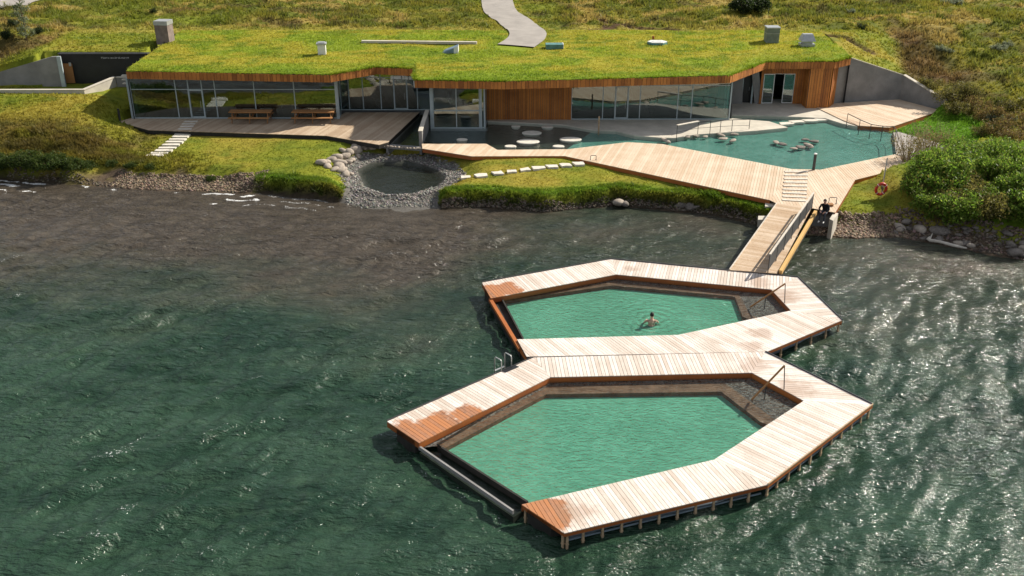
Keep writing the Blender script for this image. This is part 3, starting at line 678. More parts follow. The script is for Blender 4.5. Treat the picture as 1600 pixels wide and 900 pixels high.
# --- the nearer float
fb = thing('floating_pool', 'nearer and larger floating timber pool with wet orange corners and empty green water', 'floating pool', (*P2(990, 680, 0), 0))
lo = dict(a=P2(604.5, 658, ZD), b=P2(833, 558.5, ZD), c=P2(1196, 549.5, ZD), d=P2(1364, 632, ZD), e=P2(1200, 757, ZD), f=P2(882, 833, ZD))
li = dict(a=P2(655, 692, ZD), b=P2(860, 589, ZD), c=P2(1175, 582, ZD), d=P2(1256, 626, ZD), e=P2(1116, 718, ZD), f=P2(815, 788, ZD))
boards([([lo['a'], lo['b'], li['b'], li['a']], perp(lo['a'], lo['b']), ZD),
        ([lo['b'], lo['c'], li['c'], li['b']], perp(lo['b'], lo['c']), ZD),
        ([lo['c'], lo['d'], li['d'], li['c']], (1, -0.12), ZD),
        ([lo['d'], lo['e'], li['e'], li['d']], perp(lo['d'], lo['e']), ZD),
        ([lo['e'], lo['f'], li['f'], li['e']], perp(lo['e'], lo['f']), ZD)], M_deck, fb, jit=0.006, limit=300)
fascia([li['f'], li['e'], li['d'], li['c'], li['b'], li['a'], lo['a'], lo['b']][::-1], fb, M_rust, 0.34, 0.563, 0.04, -0.04)
fascia([lo['c'], lo['d'], lo['e'], lo['f'], li['f']][::-1], fb, M_rust, 0.44, 0.563, 0.04, -0.04)
# thin steel edge strip on the outer rims
for (q, w), par in ((([lo['c'], lo['d'], lo['e']], .04), fb), (([uo['b'], uo['c'], uo['d']], .04), fa), (([lo['a'], lo['b']], .03), fb), (([uo['a'], uo['b']], .03), fa)):
    for i in range(len(q) - 1):
        MB().beam((*q[i], ZD + .02), (*q[i + 1], ZD + .02), w, .05).build('edge_strip', M_steel if par is fa or i == 0 else M_post, par)
ga, gb = P2(655, 697, 0.42), P2(802, 798, 0.42); gc, gd = P2(690, 700, 0.38), P2(824, 785, 0.38)
MB().beam((*ga, 0.36), (*gb, 0.36), 0.075, 0.14).build('weir_beam', M_conc, fb)
MB().beam((*gc, 0.27), (*gd, 0.27), 0.08, 0.30).build('overflow_lip', M_under, fb)
MB().prism([ga, gb, gd, gc], -0.15, 0.16).build('gutter', M_dark, fb)
sheet([ga, gb, gd, gc], 0.20, 'gutter_water', M_pond, fb)
pool_l = [P2(683, 694, .36)] + [inset(li[k], lo[k], 0.15) for k in 'bcde'] + [P2(832, 790, .36)]
sheet(pool_l, ZW, 'pool_water', M_pool, fb); sheet(pool_l, ZM, 'milky_depth', M_milk, fb); basin(pool_l, fb, z1=0.38)
ledge([inset(li['a'], lo['a'], .05), inset(li['b'], lo['b'], .05), inset(li['c'], lo['c'], .05), inset(li['d'], lo['d'], .05), inset(li['d'], lo['d'], .0)],
      [P2(681, 697, ZB), P2(858, 603.5, ZB), P2(1134, 600, ZB), P2(1205, 652, ZB), P2(1210, 655, ZB)],
      [P2(690, 703, ZB), P2(853, 616, ZB), P2(1127, 612, ZB), P2(1188, 659, ZB), P2(1200, 664, ZB)], fb, ZB + .08, ZB, ZB)
# narrow timber ledge under the eastern arm
ra, rb = offset_line(li['d'], li['e'], -0.16)
MB().prism([li['d'], li['e'], rb, ra], ZB - .3, ZW - 0.05, .3).build('side_ledge', M_bench, fb)
grab_rail(fb, P(1226, 571, ZD + 1.05), P(1225, 608, ZD), P(1174, 625, ZW - 0.05), ZB - .02)
legs([lo['f'], lo['e'], lo['d']], fb, 0.68); legs([li['f'], lo['f']], fb, 0.9)
for a, b, s in ((lo['f'], lo['e'], .5), (lo['e'], lo['d'], .5), (lo['a'], lo['b'], -.5)):
    p, q = offset_line(a, b, s); MB().tube([(*inset(p, q, .05), 0.08), (*inset(p, q, .95), 0.08)], 0.15, 10).build('pontoon', M_pont, fb, True)
for a, b, s in ((lo['f'], lo['e'], .12), (lo['e'], lo['d'], .12)):
    p, q = offset_line(a, b, s); MB().beam((*inset(p, q, .02), 0.20), (*inset(p, q, .98), 0.20), .04, .05).build('cross_rail', M_pont, fb)
# underframes: closed dark beams below the decks
for sect, par in (((uo, ui), fa), ((lo, li), fb)):
    for k, l in ('ab', 'bc', 'cd', 'de') if par is fa else ('ab', 'bc', 'cd', 'de', 'ef'):
        o_, i_ = sect; c0 = inset(o_[k], i_[k], .3); c1 = inset(o_[l], i_[l], .3); c2 = inset(o_[l], i_[l], .86); c3 = inset(o_[k], i_[k], .86)
        MB().prism([c0, c1, c2, c3], -0.25, 0.545).build('underframe', M_under, par)
MB().prism([inset(ui['f'], uo['f'], .2), inset(ui['e'], cut, .2), inset(ui['e'], cut, .9), inset(ui['f'], uo['f'], .9)], -0.25, 0.545).build('underframe', M_under, fa)

# ladder and mat on the nearer float
lad = thing('pool_ladder', 'steel ladder with two hooped handles on the outer edge of the nearer float', 'ladder', P(790, 572, ZD))
for px, py in ((778.5, 577.5), (794, 570.5)):
    b = P(px, py, ZD); n = unit(perp(lo['a'], lo['b'])); o = Vector((n[0], n[1], 0)) * 0.32; u = Vector((0, 0, .5))
    MB().tube([b - o * .6, b - o * .6 + u * .9, b - o * .45 + u, b + o * .5 + u, b + o * .7 + u * .9, b + o * .7 - u * 2.2], 0.024, 8).build('handle', M_galv, lad, True)
for k in range(4):
    a = P(778.5, 577.5, ZD); b = P(794, 570.5, ZD); o = Vector((n[0], n[1], 0)) * 0.32 * .7; z = Vector((0, 0, -0.15 - .28 * k))
    MB().beam(a + o + z, b + o + z, .08, .03).build('rung', M_galv, lad)
mq = [P2(x, y, ZD + .01) for x, y in [(783, 579.5), (790, 582), (811, 573), (804, 570.5)]]
mt = MB().prism(mq, ZD + 0.004, ZD + 0.022).build('rubber_mat', M_black); tag(mt, 'black rubber mat lying on the boards beside the pool ladder', 'mat')

# ------------------------------------------------------------------ gangway
ZT = 1.20
gt = [P(1213, 318, ZT), P(1268, 325, ZT)]; gbm = [P(1139, 421.5, 0.66), P(1214, 428, 0.66)]
gw = thing('gangway', 'timber gangway sloping from the shore terrace down to the floating pools', 'gangway', P(1215, 380, 0.0))
ax0 = (gt[0] + gt[1]) / 2; ax1 = (gbm[0] + gbm[1]) / 2; L2 = (ax1 - ax0).xy.length; ud = (ax1 - ax0).xy / L2
gz = lambda x, y: ZT + 0.02 + (0.68 - ZT - 0.02) * ((x - ax0.x) * ud.x + (y - ax0.y) * ud.y) / L2
quad = [(v.x, v.y) for v in (gt[0], gt[1], gbm[1], gbm[0])]
boards([(quad, (-ud.y, ud.x), gz)], M_ramp, gw, bw=0.145)
def slope_pt(p, z=0): return Vector((p[0], p[1], gz(p[0], p[1]) + z))
e0, e1 = P2(1274, 334, 1.1), P2(1219, 428.5, 0.6)
MB().beam(slope_pt(e0, .0), slope_pt(e1, .0), 0.16, 0.20, .4).build('kerb_beam', M_yel, gw)
MB().beam(slope_pt(e0, -.22), slope_pt(e1, -.22), 0.10, 0.20, .8).build('stringer', M_under, gw)
MB().beam(slope_pt(quad[0], -.13), slope_pt(quad[3], -.13), 0.10, 0.18, .4).build('stringer', M_ramp, gw)
MB().beam(slope_pt(inset(quad[0], quad[1], .5), -.2), slope_pt(inset(quad[3], quad[2], .5), -.2), 0.12, 0.22, .4).build('stringer', M_under, gw)
MB().beam(slope_pt(inset(quad[0], quad[1], .015), .02), slope_pt(inset(quad[3], quad[2], .015), .02), 0.05, 0.05, .1).build('edge_strip', M_log, gw)
r0, r1 = P2(1268, 327, ZT), P2(1199.5, 427, .66); N = 7; tops = []
for k in range(N):
    p = inset(r0, r1, k / (N - 1)); b = slope_pt(p); tops.append(b + Vector((0, 0, .95)))
    MB().box((p[0], p[1], b.z + .47), (.04, .04, .95)).build('rail_post', M_steel, gw)
MB().beam(tops[0] + Vector((0, 0, .02)), tops[-1] + Vector((0, 0, .02)), .09, .045, .1).build('handrail', M_log, gw)
for dz in (0.45, ):
    MB().beam(tops[0] - Vector((0, 0, dz)), tops[-1] - Vector((0, 0, dz)), .018, .62).build('mesh_panel', M_mesh, gw)
MB().beam(tops[0] - Vector((0, 0, .80)), tops[-1] - Vector((0, 0, .80)), .03, .03).build('lower_rail', M_steel, gw)

# ------------------------------------------------------------------ timber terraces
mt_ = thing('timber_terrace', 'large sun-bleached timber terrace between the shore and the warm pool', 'terrace', P(1080, 270, 0.9))
T = lambda pts, z=ZT: [P2(x, y, z) for x, y in pts]
secs = [(T([(659, 224.5), (760, 224.5), (777, 234), (737, 244), (660, 232)]), (0.30, 1), ZT), (T([(777, 234), (887, 233), (882, 243.5), (737, 244)]), (0.30, 1), ZT),
        (T([(887, 233), (980, 222), (1035, 225), (1237, 264), (1203, 312.5), (882, 243.5)]), (0.30, 1), ZT),
        (T([(1237, 264), (1282, 265), (1336, 281), (1305, 332), (1268, 325), (1213, 317.5), (1203, 312.5)]), (0.06, 1), ZT), (T([(1282, 265), (1398, 241), (1440, 255), (1336, 281)]), (0.0, 1), ZT)]
boards(secs, M_terr, mt_, bw=0.17)
fascia(T([(660, 232), (737, 244), (882, 243.5), (1203, 312.5)]), mt_, M_rust, 0.93, 1.165, .05, -.055)
fascia(T([(1305, 332), (1336, 281), (1440, 255)]), mt_, M_rust, 0.95, 1.165, .05, -.055)
fascia(T([(1398, 241), (1282, 265), (1237, 264), (1035, 225), (980, 222), (887, 233), (777, 234), (760, 224.5), (659, 224.5)]), mt_, M_under, 0.4, 1.16, .05, -.055)
for k in range(9):
    f = k / 8; a, b = P(1226 - 4 * f, 268.5 + 44 * f, ZT), P(1262 - 2 * f, 268.5 + 46 * f, ZT)
    MB().beam(a + Vector((0, 0, .022)), b + Vector((0, 0, .022)), .24, .03).build('grip_tread', M_log, mt_)
lt = thing('timber_terrace', 'shaded timber terrace with picnic tables in front of the glazed wall', 'terrace', P(400, 198, 1.0))
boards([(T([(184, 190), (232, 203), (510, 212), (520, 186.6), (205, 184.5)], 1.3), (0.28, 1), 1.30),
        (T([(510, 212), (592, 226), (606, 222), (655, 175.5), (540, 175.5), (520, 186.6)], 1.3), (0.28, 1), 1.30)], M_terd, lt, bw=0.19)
fascia(T([(184, 190), (232, 203), (510, 212), (592, 226), (606, 222), (655, 175.5)], 1.3), lt, M_under, 1.0, 1.26, .05, -.06)
tw = thing('timber_terrace', 'upper timber terrace at the foot of the grey concrete retaining wall', 'terrace', P(1370, 180, 1.0))
boards([(T([(1276, 168), (1306, 161), (1404, 155), (1470, 172.5), (1390, 199), (1340, 196), (1320, 189)], 1.3), (-0.55, 1), 1.30)], M_terr, tw, bw=0.19)
fascia(T([(1340, 196), (1390, 199), (1470, 172.5)], 1.3), tw, M_rust, 0.95, 1.26, .05, -.06)

# ------------------------------------------------------------------ warm pool beside the building
gp = sheet(GPOOL, 1.165, 'warm_pool', M_geo); tag(gp, kind='structure')
gp2 = sheet(GPOOL, 1.0, 'warm_pool_bed', M_milk2); tag(gp2, kind='structure')
dk = sheet(T([(660, 226), (672, 196), (760, 188), (905, 188), (925, 206), (880, 237), (775, 238), (758, 229)], 1.0), 1.012, 'basin_shade', M_dark); tag(dk, kind='structure')  # dark sheet paints the building's shade and reflection into the basin
pv = MB().prism(T([(760, 185), (893, 185.5), (1143, 185.5), (1143.5, 184.8), (1202, 189.5), (1231, 199), (1184, 204), (1094, 209.5), (1056, 215.5), (1029, 214.8), (992, 211.5), (962, 204), (929, 203), (880, 194.5), (762, 189)], 1.25), .3, 1.25).build('concrete_pavement', M_concl); tag(pv, kind='structure')
pv = MB().prism(T([(1143, 154), (1200, 154), (1262, 157), (1306, 160), (1276, 168), (1320, 189), (1340, 197.5), (1316, 193), (1289, 184.5), (1202, 180.5), (1143, 179.5)], 1.25), .3, 1.25).build('concrete_pavement', M_concl); tag(pv, kind='structure')
cw = sheet([P2(x, y, .85) for x, y in [(600, 228), (606, 223.5), (657, 175), (675, 181), (662, 233)]], 0.85, 'stream_water', M_pond); tag(cw, kind='structure')
pv = MB().prism(T([(1396, 207), (1404, 206), (1490, 230), (1472, 243), (1441, 255), (1400, 240.5)], 1.18), .4, 1.18).build('gravel_apron', M_path); tag(pv, kind='structure')

# ------------------------------------------------------------------ building
bd = thing('spa_building', 'long low bathhouse with a grass roof, larch cladding and full-height glass walls', 'building', (-6, 72, 1.0))
ZE = 4.75; ZS = 4.24
EAVE = [P2(197, 111.5, ZE), P2(515, 117, ZE), P2(583, 110.0, ZE), P2(643, 111.2, ZE), P2(647.5, 125, ZE), P2(790, 127.5, ZE), P2(1140.5, 118, ZE), P2(1197, 98, ZE), P2(1304, 96, ZE), P2(1319, 92, ZE)]
EAVE[2] = (EAVE[2][0] + .1, EAVE[2][1] + 1.15); EAVE[3] = (EAVE[3][0] + .1, EAVE[3][1] + 0.8)
EAVE[7] = (EAVE[7][0] + .05, EAVE[7][1] + 0.3); EAVE[9] = (25.4, EAVE[8][1] + 1.35)
EX = np.array([p[0] for p in EAVE]); EY = np.array([p[1] for p in EAVE])
XL, XR = EAVE[0][0], EAVE[9][0]; YB = 83.2
def roof_z(x, y):
    ye = np.interp(x, EX, EY); t = np.clip(y - ye, 0, 20)
    return ZE + 0.02 + np.minimum(0.12 * t, 0.028 * np.clip(y - 66.2, 0, 14.5)) + 0.14 * (fbm(x * 0.35, y * 0.5, 101, 3) - 0.5) * sstep(0.0, 1.5, t)
def roof_col(x, y):
    n1 = fbm(x * 0.3, y * 0.5, 103, 4); n2 = fbm(x * 0.9, y * 1.5, 107, 3)
    c = lerp3(np.array([0.175, 0.225, 0.018]), np.array([0.27, 0.245, 0.028]), sstep(0.36, 0.62, n1))
    c = lerp3(c, [0.095, 0.15, 0.012], 0.75 * sstep(0.5, 0.72, n2)); ye = np.interp(x, EX, EY)
    return lerp3(c, [0.11, 0.18, 0.010], 0.6 * (1 - sstep(0.4, 2.6, y - ye + 1.5 * (n2 - 0.5))))
xs = np.unique(np.concatenate([np.arange(XL, XR, 0.3), EX])); xs = xs[(xs >= XL) & (xs <= XR)]; nt = 44
TT = (np.arange(nt + 1) / nt) ** 1.25; xx = np.repeat(xs, nt + 1); ye = np.interp(xx, EX, EY); yy = ye + np.tile(TT, len(xs)) * (YB - ye)
zz = roof_z(xx, yy); k = np.arange(len(xs) * (nt + 1)).reshape(len(xs), nt + 1)
Fq = np.stack([k[:-1, :-1].ravel(), k[1:, :-1].ravel(), k[1:, 1:].ravel(), k[:-1, 1:].ravel()], 1)
o0 = origin(bd)
roof = link('roof', npmesh('roof', np.stack([xx - o0.x, yy - o0.y, zz - o0.z], 1), Fq, [M_ground], col=roof_col(xx, yy), smooth=True), bd)
tag(roof, 'flat turf roof of bright yellow-green grass')
ribbon('footpath', ROAD, 3.0, 0.10, lambda x, y: np.where((y < YB) & (x > XL) & (x < XR), np.maximum(np.where(y > 81.2, height(x, y), 0), roof_z(x, y)), height(x, y)))
# slab and soffit under the turf
MB().prism(EAVE + [(XR, 81.0), (XL, 81.0)], ZS, 4.50).build('soffit', M_ceil, bd)
m = MB()
for i in range(len(EAVE) - 1): m.add([(*EAVE[i], ZS), (*EAVE[i + 1], ZS), (*EAVE[i + 1], ZE + .03), (*EAVE[i], ZE + .03)], [[0, 1, 2, 3]])
m.add([(XL, EAVE[0][1], 1.0), (XL, 81, 1.0), (XL, 81, 5.3), (XL, EAVE[0][1], ZE + .03)], [[0, 1, 2, 3]])
m.add([(XR, EAVE[9][1], 1.0), (XR, 81, 1.0), (XR, 81, 5.3), (XR, EAVE[9][1], ZE + .03)], [[0, 1, 2, 3]])
m.build('eave_backing', M_black, bd)
# cladding boards of the eaves, one by one
def clad(a, b, z0, z1, wmin, wmax, parent, name='cladding_board', mat=None, out=0.0, th=0.035, slope=0.0):
    L = math.hypot(b[0] - a[0], b[1] - a[1]); u = unit((b[0] - a[0], b[1] - a[1])); n = (u[1], -u[0]); s = 0.0
    while s < L - 0.02:
        w = min(random.uniform(wmin, wmax), L - s)
        if L - s - w < wmin * 0.5: w = L - s
        o = out + random.uniform(0, .028); p0 = (a[0] + u[0] * (s + .012) + n[0] * o, a[1] + u[1] * (s + .012) + n[1] * o); p1 = (a[0] + u[0] * (s + w - .012) + n[0] * o, a[1] + u[1] * (s + w - .012) + n[1] * o)
        t = th; q = [p0, p1, (p1[0] + n[0] * t, p1[1] + n[1] * t), (p0[0] + n[0] * t, p0[1] + n[1] * t)]
        MB().prism(q, z0 + slope * (s / L), z1 + random.uniform(-.012, .012), random.random()).build(name, mat or M_clad, parent); s += w
for i in range(len(EAVE) - 1):
    if i == 3: clad(EAVE[i], EAVE[i + 1], (ZS - .01), ZE, .3, .4, bd, 'edge_flashing', M_white, .01); continue
    clad(EAVE[i], EAVE[i + 1], (ZS - .01), ZE - .01, .17, .34, bd, out=.01)

ZF = 1.28
def glazing(a, b, cuts, z0, z1, transom=None, door=None, sill=True):
    """a glass wall from a to b; cuts are fractions along it; a door sits between two of the cuts"""
    ab = Vector((b[0] - a[0], b[1] - a[1])); pt = lambda f: (a[0] + ab.x * f, a[1] + ab.y * f)
    zt = transom if transom else z1
    for i in range(len(cuts) - 1):
        f0, f1 = cuts[i], cuts[i + 1]; p, q = pt(f0), pt(f1)
        if door == i:
            d = thing('door', None, None); d.parent = bd; d.location = Vector((p[0], p[1], z0)) - origin(bd)
            fr = MB(); e = 0.10
            for (s, t_) in ((f0, 0), (f1, 0)):
                w = pt(s); fr.beam((*w, z0), (*w, zt), .14, .10)
            fr.beam((*p, zt - .05), (*q, zt - .05), .09, .12); fr.beam((*p, z0 + .07), (*q, z0 + .07), .09, .14)
            fr.build('door_frame', M_alu, d)
            MB().beam((*p, (z0 + zt) / 2), (*q, (z0 + zt) / 2), .012, zt - z0 - .15).build('pane', M_glass, d)
            h = pt(f0 + (f1 - f0) * .8); n = unit((ab.y, -ab.x)); MB().tube([(h[0] + n[0] * .08, h[1] + n[1] * .08, z0 + .8), (h[0] + n[0] * .08, h[1] + n[1] * .08, z0 + 1.3)], .015, 6).build('handle', M_galv, d)
        else: MB().beam((*p, (z0 + zt) / 2), (*q, (z0 + zt) / 2), .014, zt - z0 - .02).build('glass_pane', M_glass, bd)
        if transom: MB().beam((*p, (zt + z1) / 2), (*q, (zt + z1) / 2), .014, z1 - zt - .02).build('glass_pane', M_glass, bd)
    for f in cuts:
        w = pt(f); MB().beam((*w, z0), (*w, z1), .06, .07).build('mullion', M_alu, bd)
    if transom: MB().beam((*a, zt), (*b, zt), .055, .05).build('transom', M_alu, bd)
    if sill: MB().beam((*a, z0 + .02), (*b, z0 + .02), .10, .07).build('sill', M_alu, bd)
fx = lambda px, y, z=2.5: (px - 800) / FPX * (y * math.cos(PITCH) + (CAM_H - z) * math.sin(PITCH))
YA = 69.72
xa, xb = fx(207, YA), fx(525, YA); fr = lambda px: (fx(px, YA) - xa) / (xb - xa)
glazing((xa, YA), (xb, YA), [0, fr(277), fr(297), fr(318), fr(338), fr(399), fr(461), 1.0], ZF + .04, ZS, transom=3.42, door=2)
MB().beam((xa - .12, YA, ZF), (xa - .12, YA, ZS), .22, .16).build('corner_post', M_alu, bd)
MB().beam((xb + .1, YA, ZF), (xb + .1, YA, ZS), .26, .22).build('corner_post', M_alu, bd)
YR = YA + 2.35; xc, xd = fx(532, YR), fx(672, YR)
glazing((xb + .15, YA + .15), (xc, YR - .1), [0, 1], ZF + .04, ZS)
frr = lambda px: (fx(px, YR) - xc) / (xd - xc)
glazing((xc, YR), (xd, YR), [0, frr(545), frr(567), frr(595), frr(616), frr(636), frr(652), 1], ZF + .04, ZS, transom=3.75, door=4)
# light strip windows under the recessed eave
for f in (.35, .43, .5, .56, .66, .74, .84, .92):
    p = inset(EAVE[2], EAVE[3], f); MB().beam((p[0], p[1] + .35, 3.98), (p[0] + .18, p[1] + .35, 3.98), .03, .22).build('soffit_panel', M_white, bd)
# bay window over the water
YC = EAVE[4][1] + 0.75; xe, xf = fx(677, YC), fx(749, YC); xg = fx(757, YC)
YD = YC + 2.05
glazing((xe, YC), (xf, YC), [0, .5, 1], 2.42, ZS); glazing((xe, YC), (xf, YC), [0, .5, 1], 1.18, 2.40)
MB().beam((xe - .12, YC, 1.0), (xe - .12, YC, ZS), .2, .2).build('corner_post', M_alu, bd)
MB().beam((xf + .1, YC, 1.0), (xf + .1, YC, ZS), .12, .12).build('corner_post', M_alu, bd); MB().beam((xg, YC + .1, 1.0), (xg, YC + .1, ZS), .12, .12).build('corner_post', M_alu, bd)
glazing((xf + .15, YC + .06), (xg, YC + .1), [0, 1], 1.18, ZS); glazing((xg, YC + .15), (xg + .1, YD), [0, 1], 1.18, ZS)
MB().prism([(xe - .2, YC - .12), (xg + .2, YC - .12), (xg + .2, YC + .3), (xe - .2, YC + .3)], 0.75, 1.15).build('bay_plinth', M_conc, bd)
glazing((xe - .15, YC + .1), (xd + .25, YR), [0, 1], ZF, ZS)
# shaded larch wall
xh = fx(893, YD)
clad((xg + .1, YD), (xh, YD), 1.25, ZS, .12, .2, bd)
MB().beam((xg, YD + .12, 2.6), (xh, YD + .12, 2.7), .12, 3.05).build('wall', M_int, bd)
MB().beam((xg, YD - .03, 1.13), (xh, YD - .03, 1.13), .1, .22).build('plinth', M_conc, bd)
# east glass wall
xi = fx(1140, YD); fe = lambda px: (fx(px, YD) - xh) / (xi - xh)
glazing((xh, YD), (xi, YD), [0, fe(942), fe(961.5), fe(981), fe(1000), fe(1059), fe(1081), 1], 1.27, ZS, transom=3.72, door=2)
YE = EAVE[8][1] + 1.45
glazing((xi, YD), (xi + .12, YD + 2.1), [0, .5, 1], 1.27, ZS)
MB().beam((xi + .05, YD, 1.2), (xi + .05, YD, ZS), .1, .1).build('corner_post', M_alu, bd)
# court in the east corner
MB().beam((xi + .15, YD + 2.15, 2.6), (xi + .2, YE, 2.7), .2, 3.05).build('wall', M_conc, bd)
xj, xk, xl, xm = fx(1160, YE), fx(1176, YE), fx(1187, YE), fx(1191, YE); xn, xo, xp = fx(1208, YE), fx(1224, YE), fx(1240, YE); xq = fx(1264, YE)
MB().beam((xi + .3, YE, 2.6), (xj, YE, 2.7), .2, 3.05).build('wall', M_conc, bd)
dd = thing('door', None, None); dd.parent = bd; dd.location = Vector((xj, YE, 1.25)) - origin(bd)
m = MB(); m.beam((xj, YE, 1.25), (xj, YE, 3.5), .06, .12); m.beam((xk, YE, 1.25), (xk, YE, 3.5), .06, .12); m.beam((xj, YE, 3.5), (xk, YE, 3.5), .1, .06); m.build('door_frame', M_alu, dd)
MB().beam((xj + .03, YE + .25, 2.35), (xk - .03, YE + .25, 2.35), .04, 2.2).build('leaf', M_black, dd); MB().tube([(xk - .2, YE + .2, 2.2), (xk - .2, YE + .2, 2.45)], .018, 6).build('handle', M_galv, dd)
MB().beam((xj, YE, 3.8), (xk, YE, 3.8), .2, .5).build('lintel', M_conc, bd)
MB().beam((xk, YE, 2.6), (xl, YE, 2.7), .2, 3.05).build('wall', M_conc, bd)
clad((xl, YE - .12), (xm, YE - .12), 1.26, ZS, .12, .2, bd)
clad((xm, YE - .08), (xp, YE - .08), 3.55, ZS, .14, .22, bd)
sl = thing('sliding_window', None, None); sl.parent = bd; sl.location = Vector((xn, YE, 1.27)) - origin(bd)
for a, b, nm in ((xm + .05, xn, 0), (xo, xp, 1)):
    m = MB(); yv = YE - .02 - .07 * (1 - nm)
    for xv in (a, b): m.beam((xv, yv, 1.28), (xv, yv, 3.52), .07, .05)
    m.beam((a, yv, 1.31), (b, yv, 1.31), .05, .06); m.beam((a, yv, 3.5), (b, yv, 3.5), .05, .06); m.build('sash', M_white, sl)
    MB().beam((a, yv, 2.4), (b, yv, 2.4), .012, 2.1).build('pane', M_glass, sl)
MB().beam((xn, YE, 3.53), (xo, YE, 3.53), .05, .06).build('head_rail', M_white, sl)
clad((xp, YE - .08), (xq, YE - .08), 1.26, ZS, .14, .22, bd)
MB().beam((xp, YE + .1, 2.6), (xq + .2, YE + .1, 2.7), .12, 3.05).build('wall', M_int, bd)
# larch block with its sunlit corner
cb = (fx(1263, EAVE[8][1]), EAVE[8][1] + .06); cc = (EAVE[8][0] - .05, EAVE[8][1] + .02)
clad(cb, cc, 1.25, (ZS - .01), .14, .22, bd)
clad((cb[0], YE - .1), cb, 1.26, (ZS - .01), .16, .22, bd)
MB().prism([cb, cc, (cc[0], YE), (cb[0], YE)], 1.2, (ZS - .02)).build('wall', M_int, bd)
clad((cc[0] + .04, cc[1]), (cc[0] + .75, cc[1] + 1.15), 1.26, (ZS - .01), .14, .22, bd)
MB().beam((cc[0] + .72, cc[1] + 1.2, 2.85), (25.7, 74.75, 2.85), .15, 3.5).build('wall', M_conc, bd)
# interior
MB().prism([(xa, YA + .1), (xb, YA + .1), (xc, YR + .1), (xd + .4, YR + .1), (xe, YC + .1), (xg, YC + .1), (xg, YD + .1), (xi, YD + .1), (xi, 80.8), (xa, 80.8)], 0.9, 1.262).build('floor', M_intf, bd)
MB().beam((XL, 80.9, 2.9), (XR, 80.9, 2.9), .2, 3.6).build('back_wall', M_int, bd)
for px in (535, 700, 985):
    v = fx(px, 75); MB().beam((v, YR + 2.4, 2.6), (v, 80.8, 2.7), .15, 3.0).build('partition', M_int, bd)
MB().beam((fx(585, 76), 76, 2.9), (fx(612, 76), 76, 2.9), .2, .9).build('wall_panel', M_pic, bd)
# west side wall
MB().beam((XL + .15, YA + .1, 2.6), (XL + .15, 75.4, 2.7), .25, 3.05).build('side_wall', M_conc, bd)

# things on the roof (sub-parts of the roof)
def on_roof(px, py):
    q = P(px, py, ZE + .3)
    for _ in range(6): q = P(px, py, float(roof_z(np.array([q.x]), np.array([q.y]))[0]))
    return q
def rchild(name, m, mats): return m.build(name, mats, roof)
p = on_roof(256, 67.5); m = MB(); m.box((p.x, p.y + .5, p.z + .62), (1.05, 1.0, 1.5), -.12, mi=0); m.box((p.x, p.y + .5, p.z + 1.53), (1.12, 1.07, .32), -.12, mi=1); rchild('chimney', m, [plain('rusty_panel', (0.20, 0.155, 0.14), .6), M_galv])
p = on_roof(502.5, 86); m = MB(); m.box((p.x, p.y + .3, p.z + .35), (.58, .58, .8), .1, mi=0); m.box((p.x, p.y + .3, p.z + .80), (.74, .74, .10), .1, mi=1); m.box((p.x, p.y + .3, p.z + .88), (.5, .5, .06), .1, mi=1); rchild('roof_vent', m, [M_white, M_galv])
p = on_roof(1207, 68); m = MB(); m.box((p.x, p.y + .5, p.z + .5), (.98, .95, 1.3), 0, mi=0); m.box((p.x, p.y + .5, p.z + 1.18), (1.06, 1.03, .10), 0, mi=1); m.box((p.x, p.y + .5, p.z + .75), (1.0, .97, .03), 0, mi=1); rchild('chimney', m, [plain('green_grey_panel', (.16, .19, .155), .6), M_galv])
p = on_roof(1262.5, 73.5); m = MB(); m.box((p.x, p.y + .45, p.z + .1), (1.08, .85, .22)); m.prism([(p.x - .35, p.y + .1), (p.x + .35, p.y + .1), (p.x + .35, p.y + .8), (p.x - .35, p.y + .8)], p.z + .2, p.z + .5)
m.add([(p.x - .55, p.y - .05, p.z + .42), (p.x + .55, p.y - .05, p.z + .42), (p.x + .55, p.y + .95, p.z + .42), (p.x - .55, p.y + .95, p.z + .42), (p.x - .38, p.y + .3, p.z + .92), (p.x + .38, p.y + .3, p.z + .92), (p.x + .38, p.y + .7, p.z + .92), (p.x - .38, p.y + .7, p.z + .92)], [[3, 2, 1, 0], [4, 5, 6, 7], [0, 1, 5, 4], [1, 2, 6, 5], [2, 3, 7, 6], [3, 0, 4, 7]]); rchild('roof_ventilator', m, M_galv)
p = on_roof(703, 83); m = MB(); m.add([(p.x - .75, p.y, p.z - .1), (p.x + .62, p.y - .1, p.z - .1), (p.x + .62, p.y + .8, p.z - .1), (p.x - .75, p.y + .8, p.z - .1), (p.x - .35, p.y + .1, p.z + .16), (p.x + .62, p.y - .1, p.z + .52), (p.x + .62, p.y + .8, p.z + .52), (p.x - .35, p.y + .8, p.z + .16)], [[3, 2, 1, 0], [4, 5, 6, 7], [0, 1, 5, 4], [2, 3, 7, 6], [3, 0, 4, 7]], mi=0); m.add([(p.x + .63, p.y - .1, p.z - .1), (p.x + .63, p.y + .8, p.z - .1), (p.x + .63, p.y + .8, p.z + .54), (p.x + .63, p.y - .1, p.z + .54)], [[0, 1, 2, 3]], mi=1)
m.add([(p.x + .3, p.y - .105, p.z - .05), (p.x + .63, p.y - .105, p.z - .05), (p.x + .63, p.y - .105, p.z + .52), (p.x + .3, p.y - .105, p.z + .4)], [[0, 1, 2, 3]], mi=1); rchild('skylight', m, [plain('blue_grey_metal', (.17, .25, .30), .45), M_white])
p = on_roof(866, 77); m = MB(); m.box((p.x, p.y + .3, p.z + .12), (1.3, .8, .5), .03, mi=0); m.box((p.x + .68, p.y + .28, p.z + .13), (.05, .82, .52), .03, mi=1); rchild('skylight', m, [plain('teal_metal', (.09, .21, .20), .45), M_white])
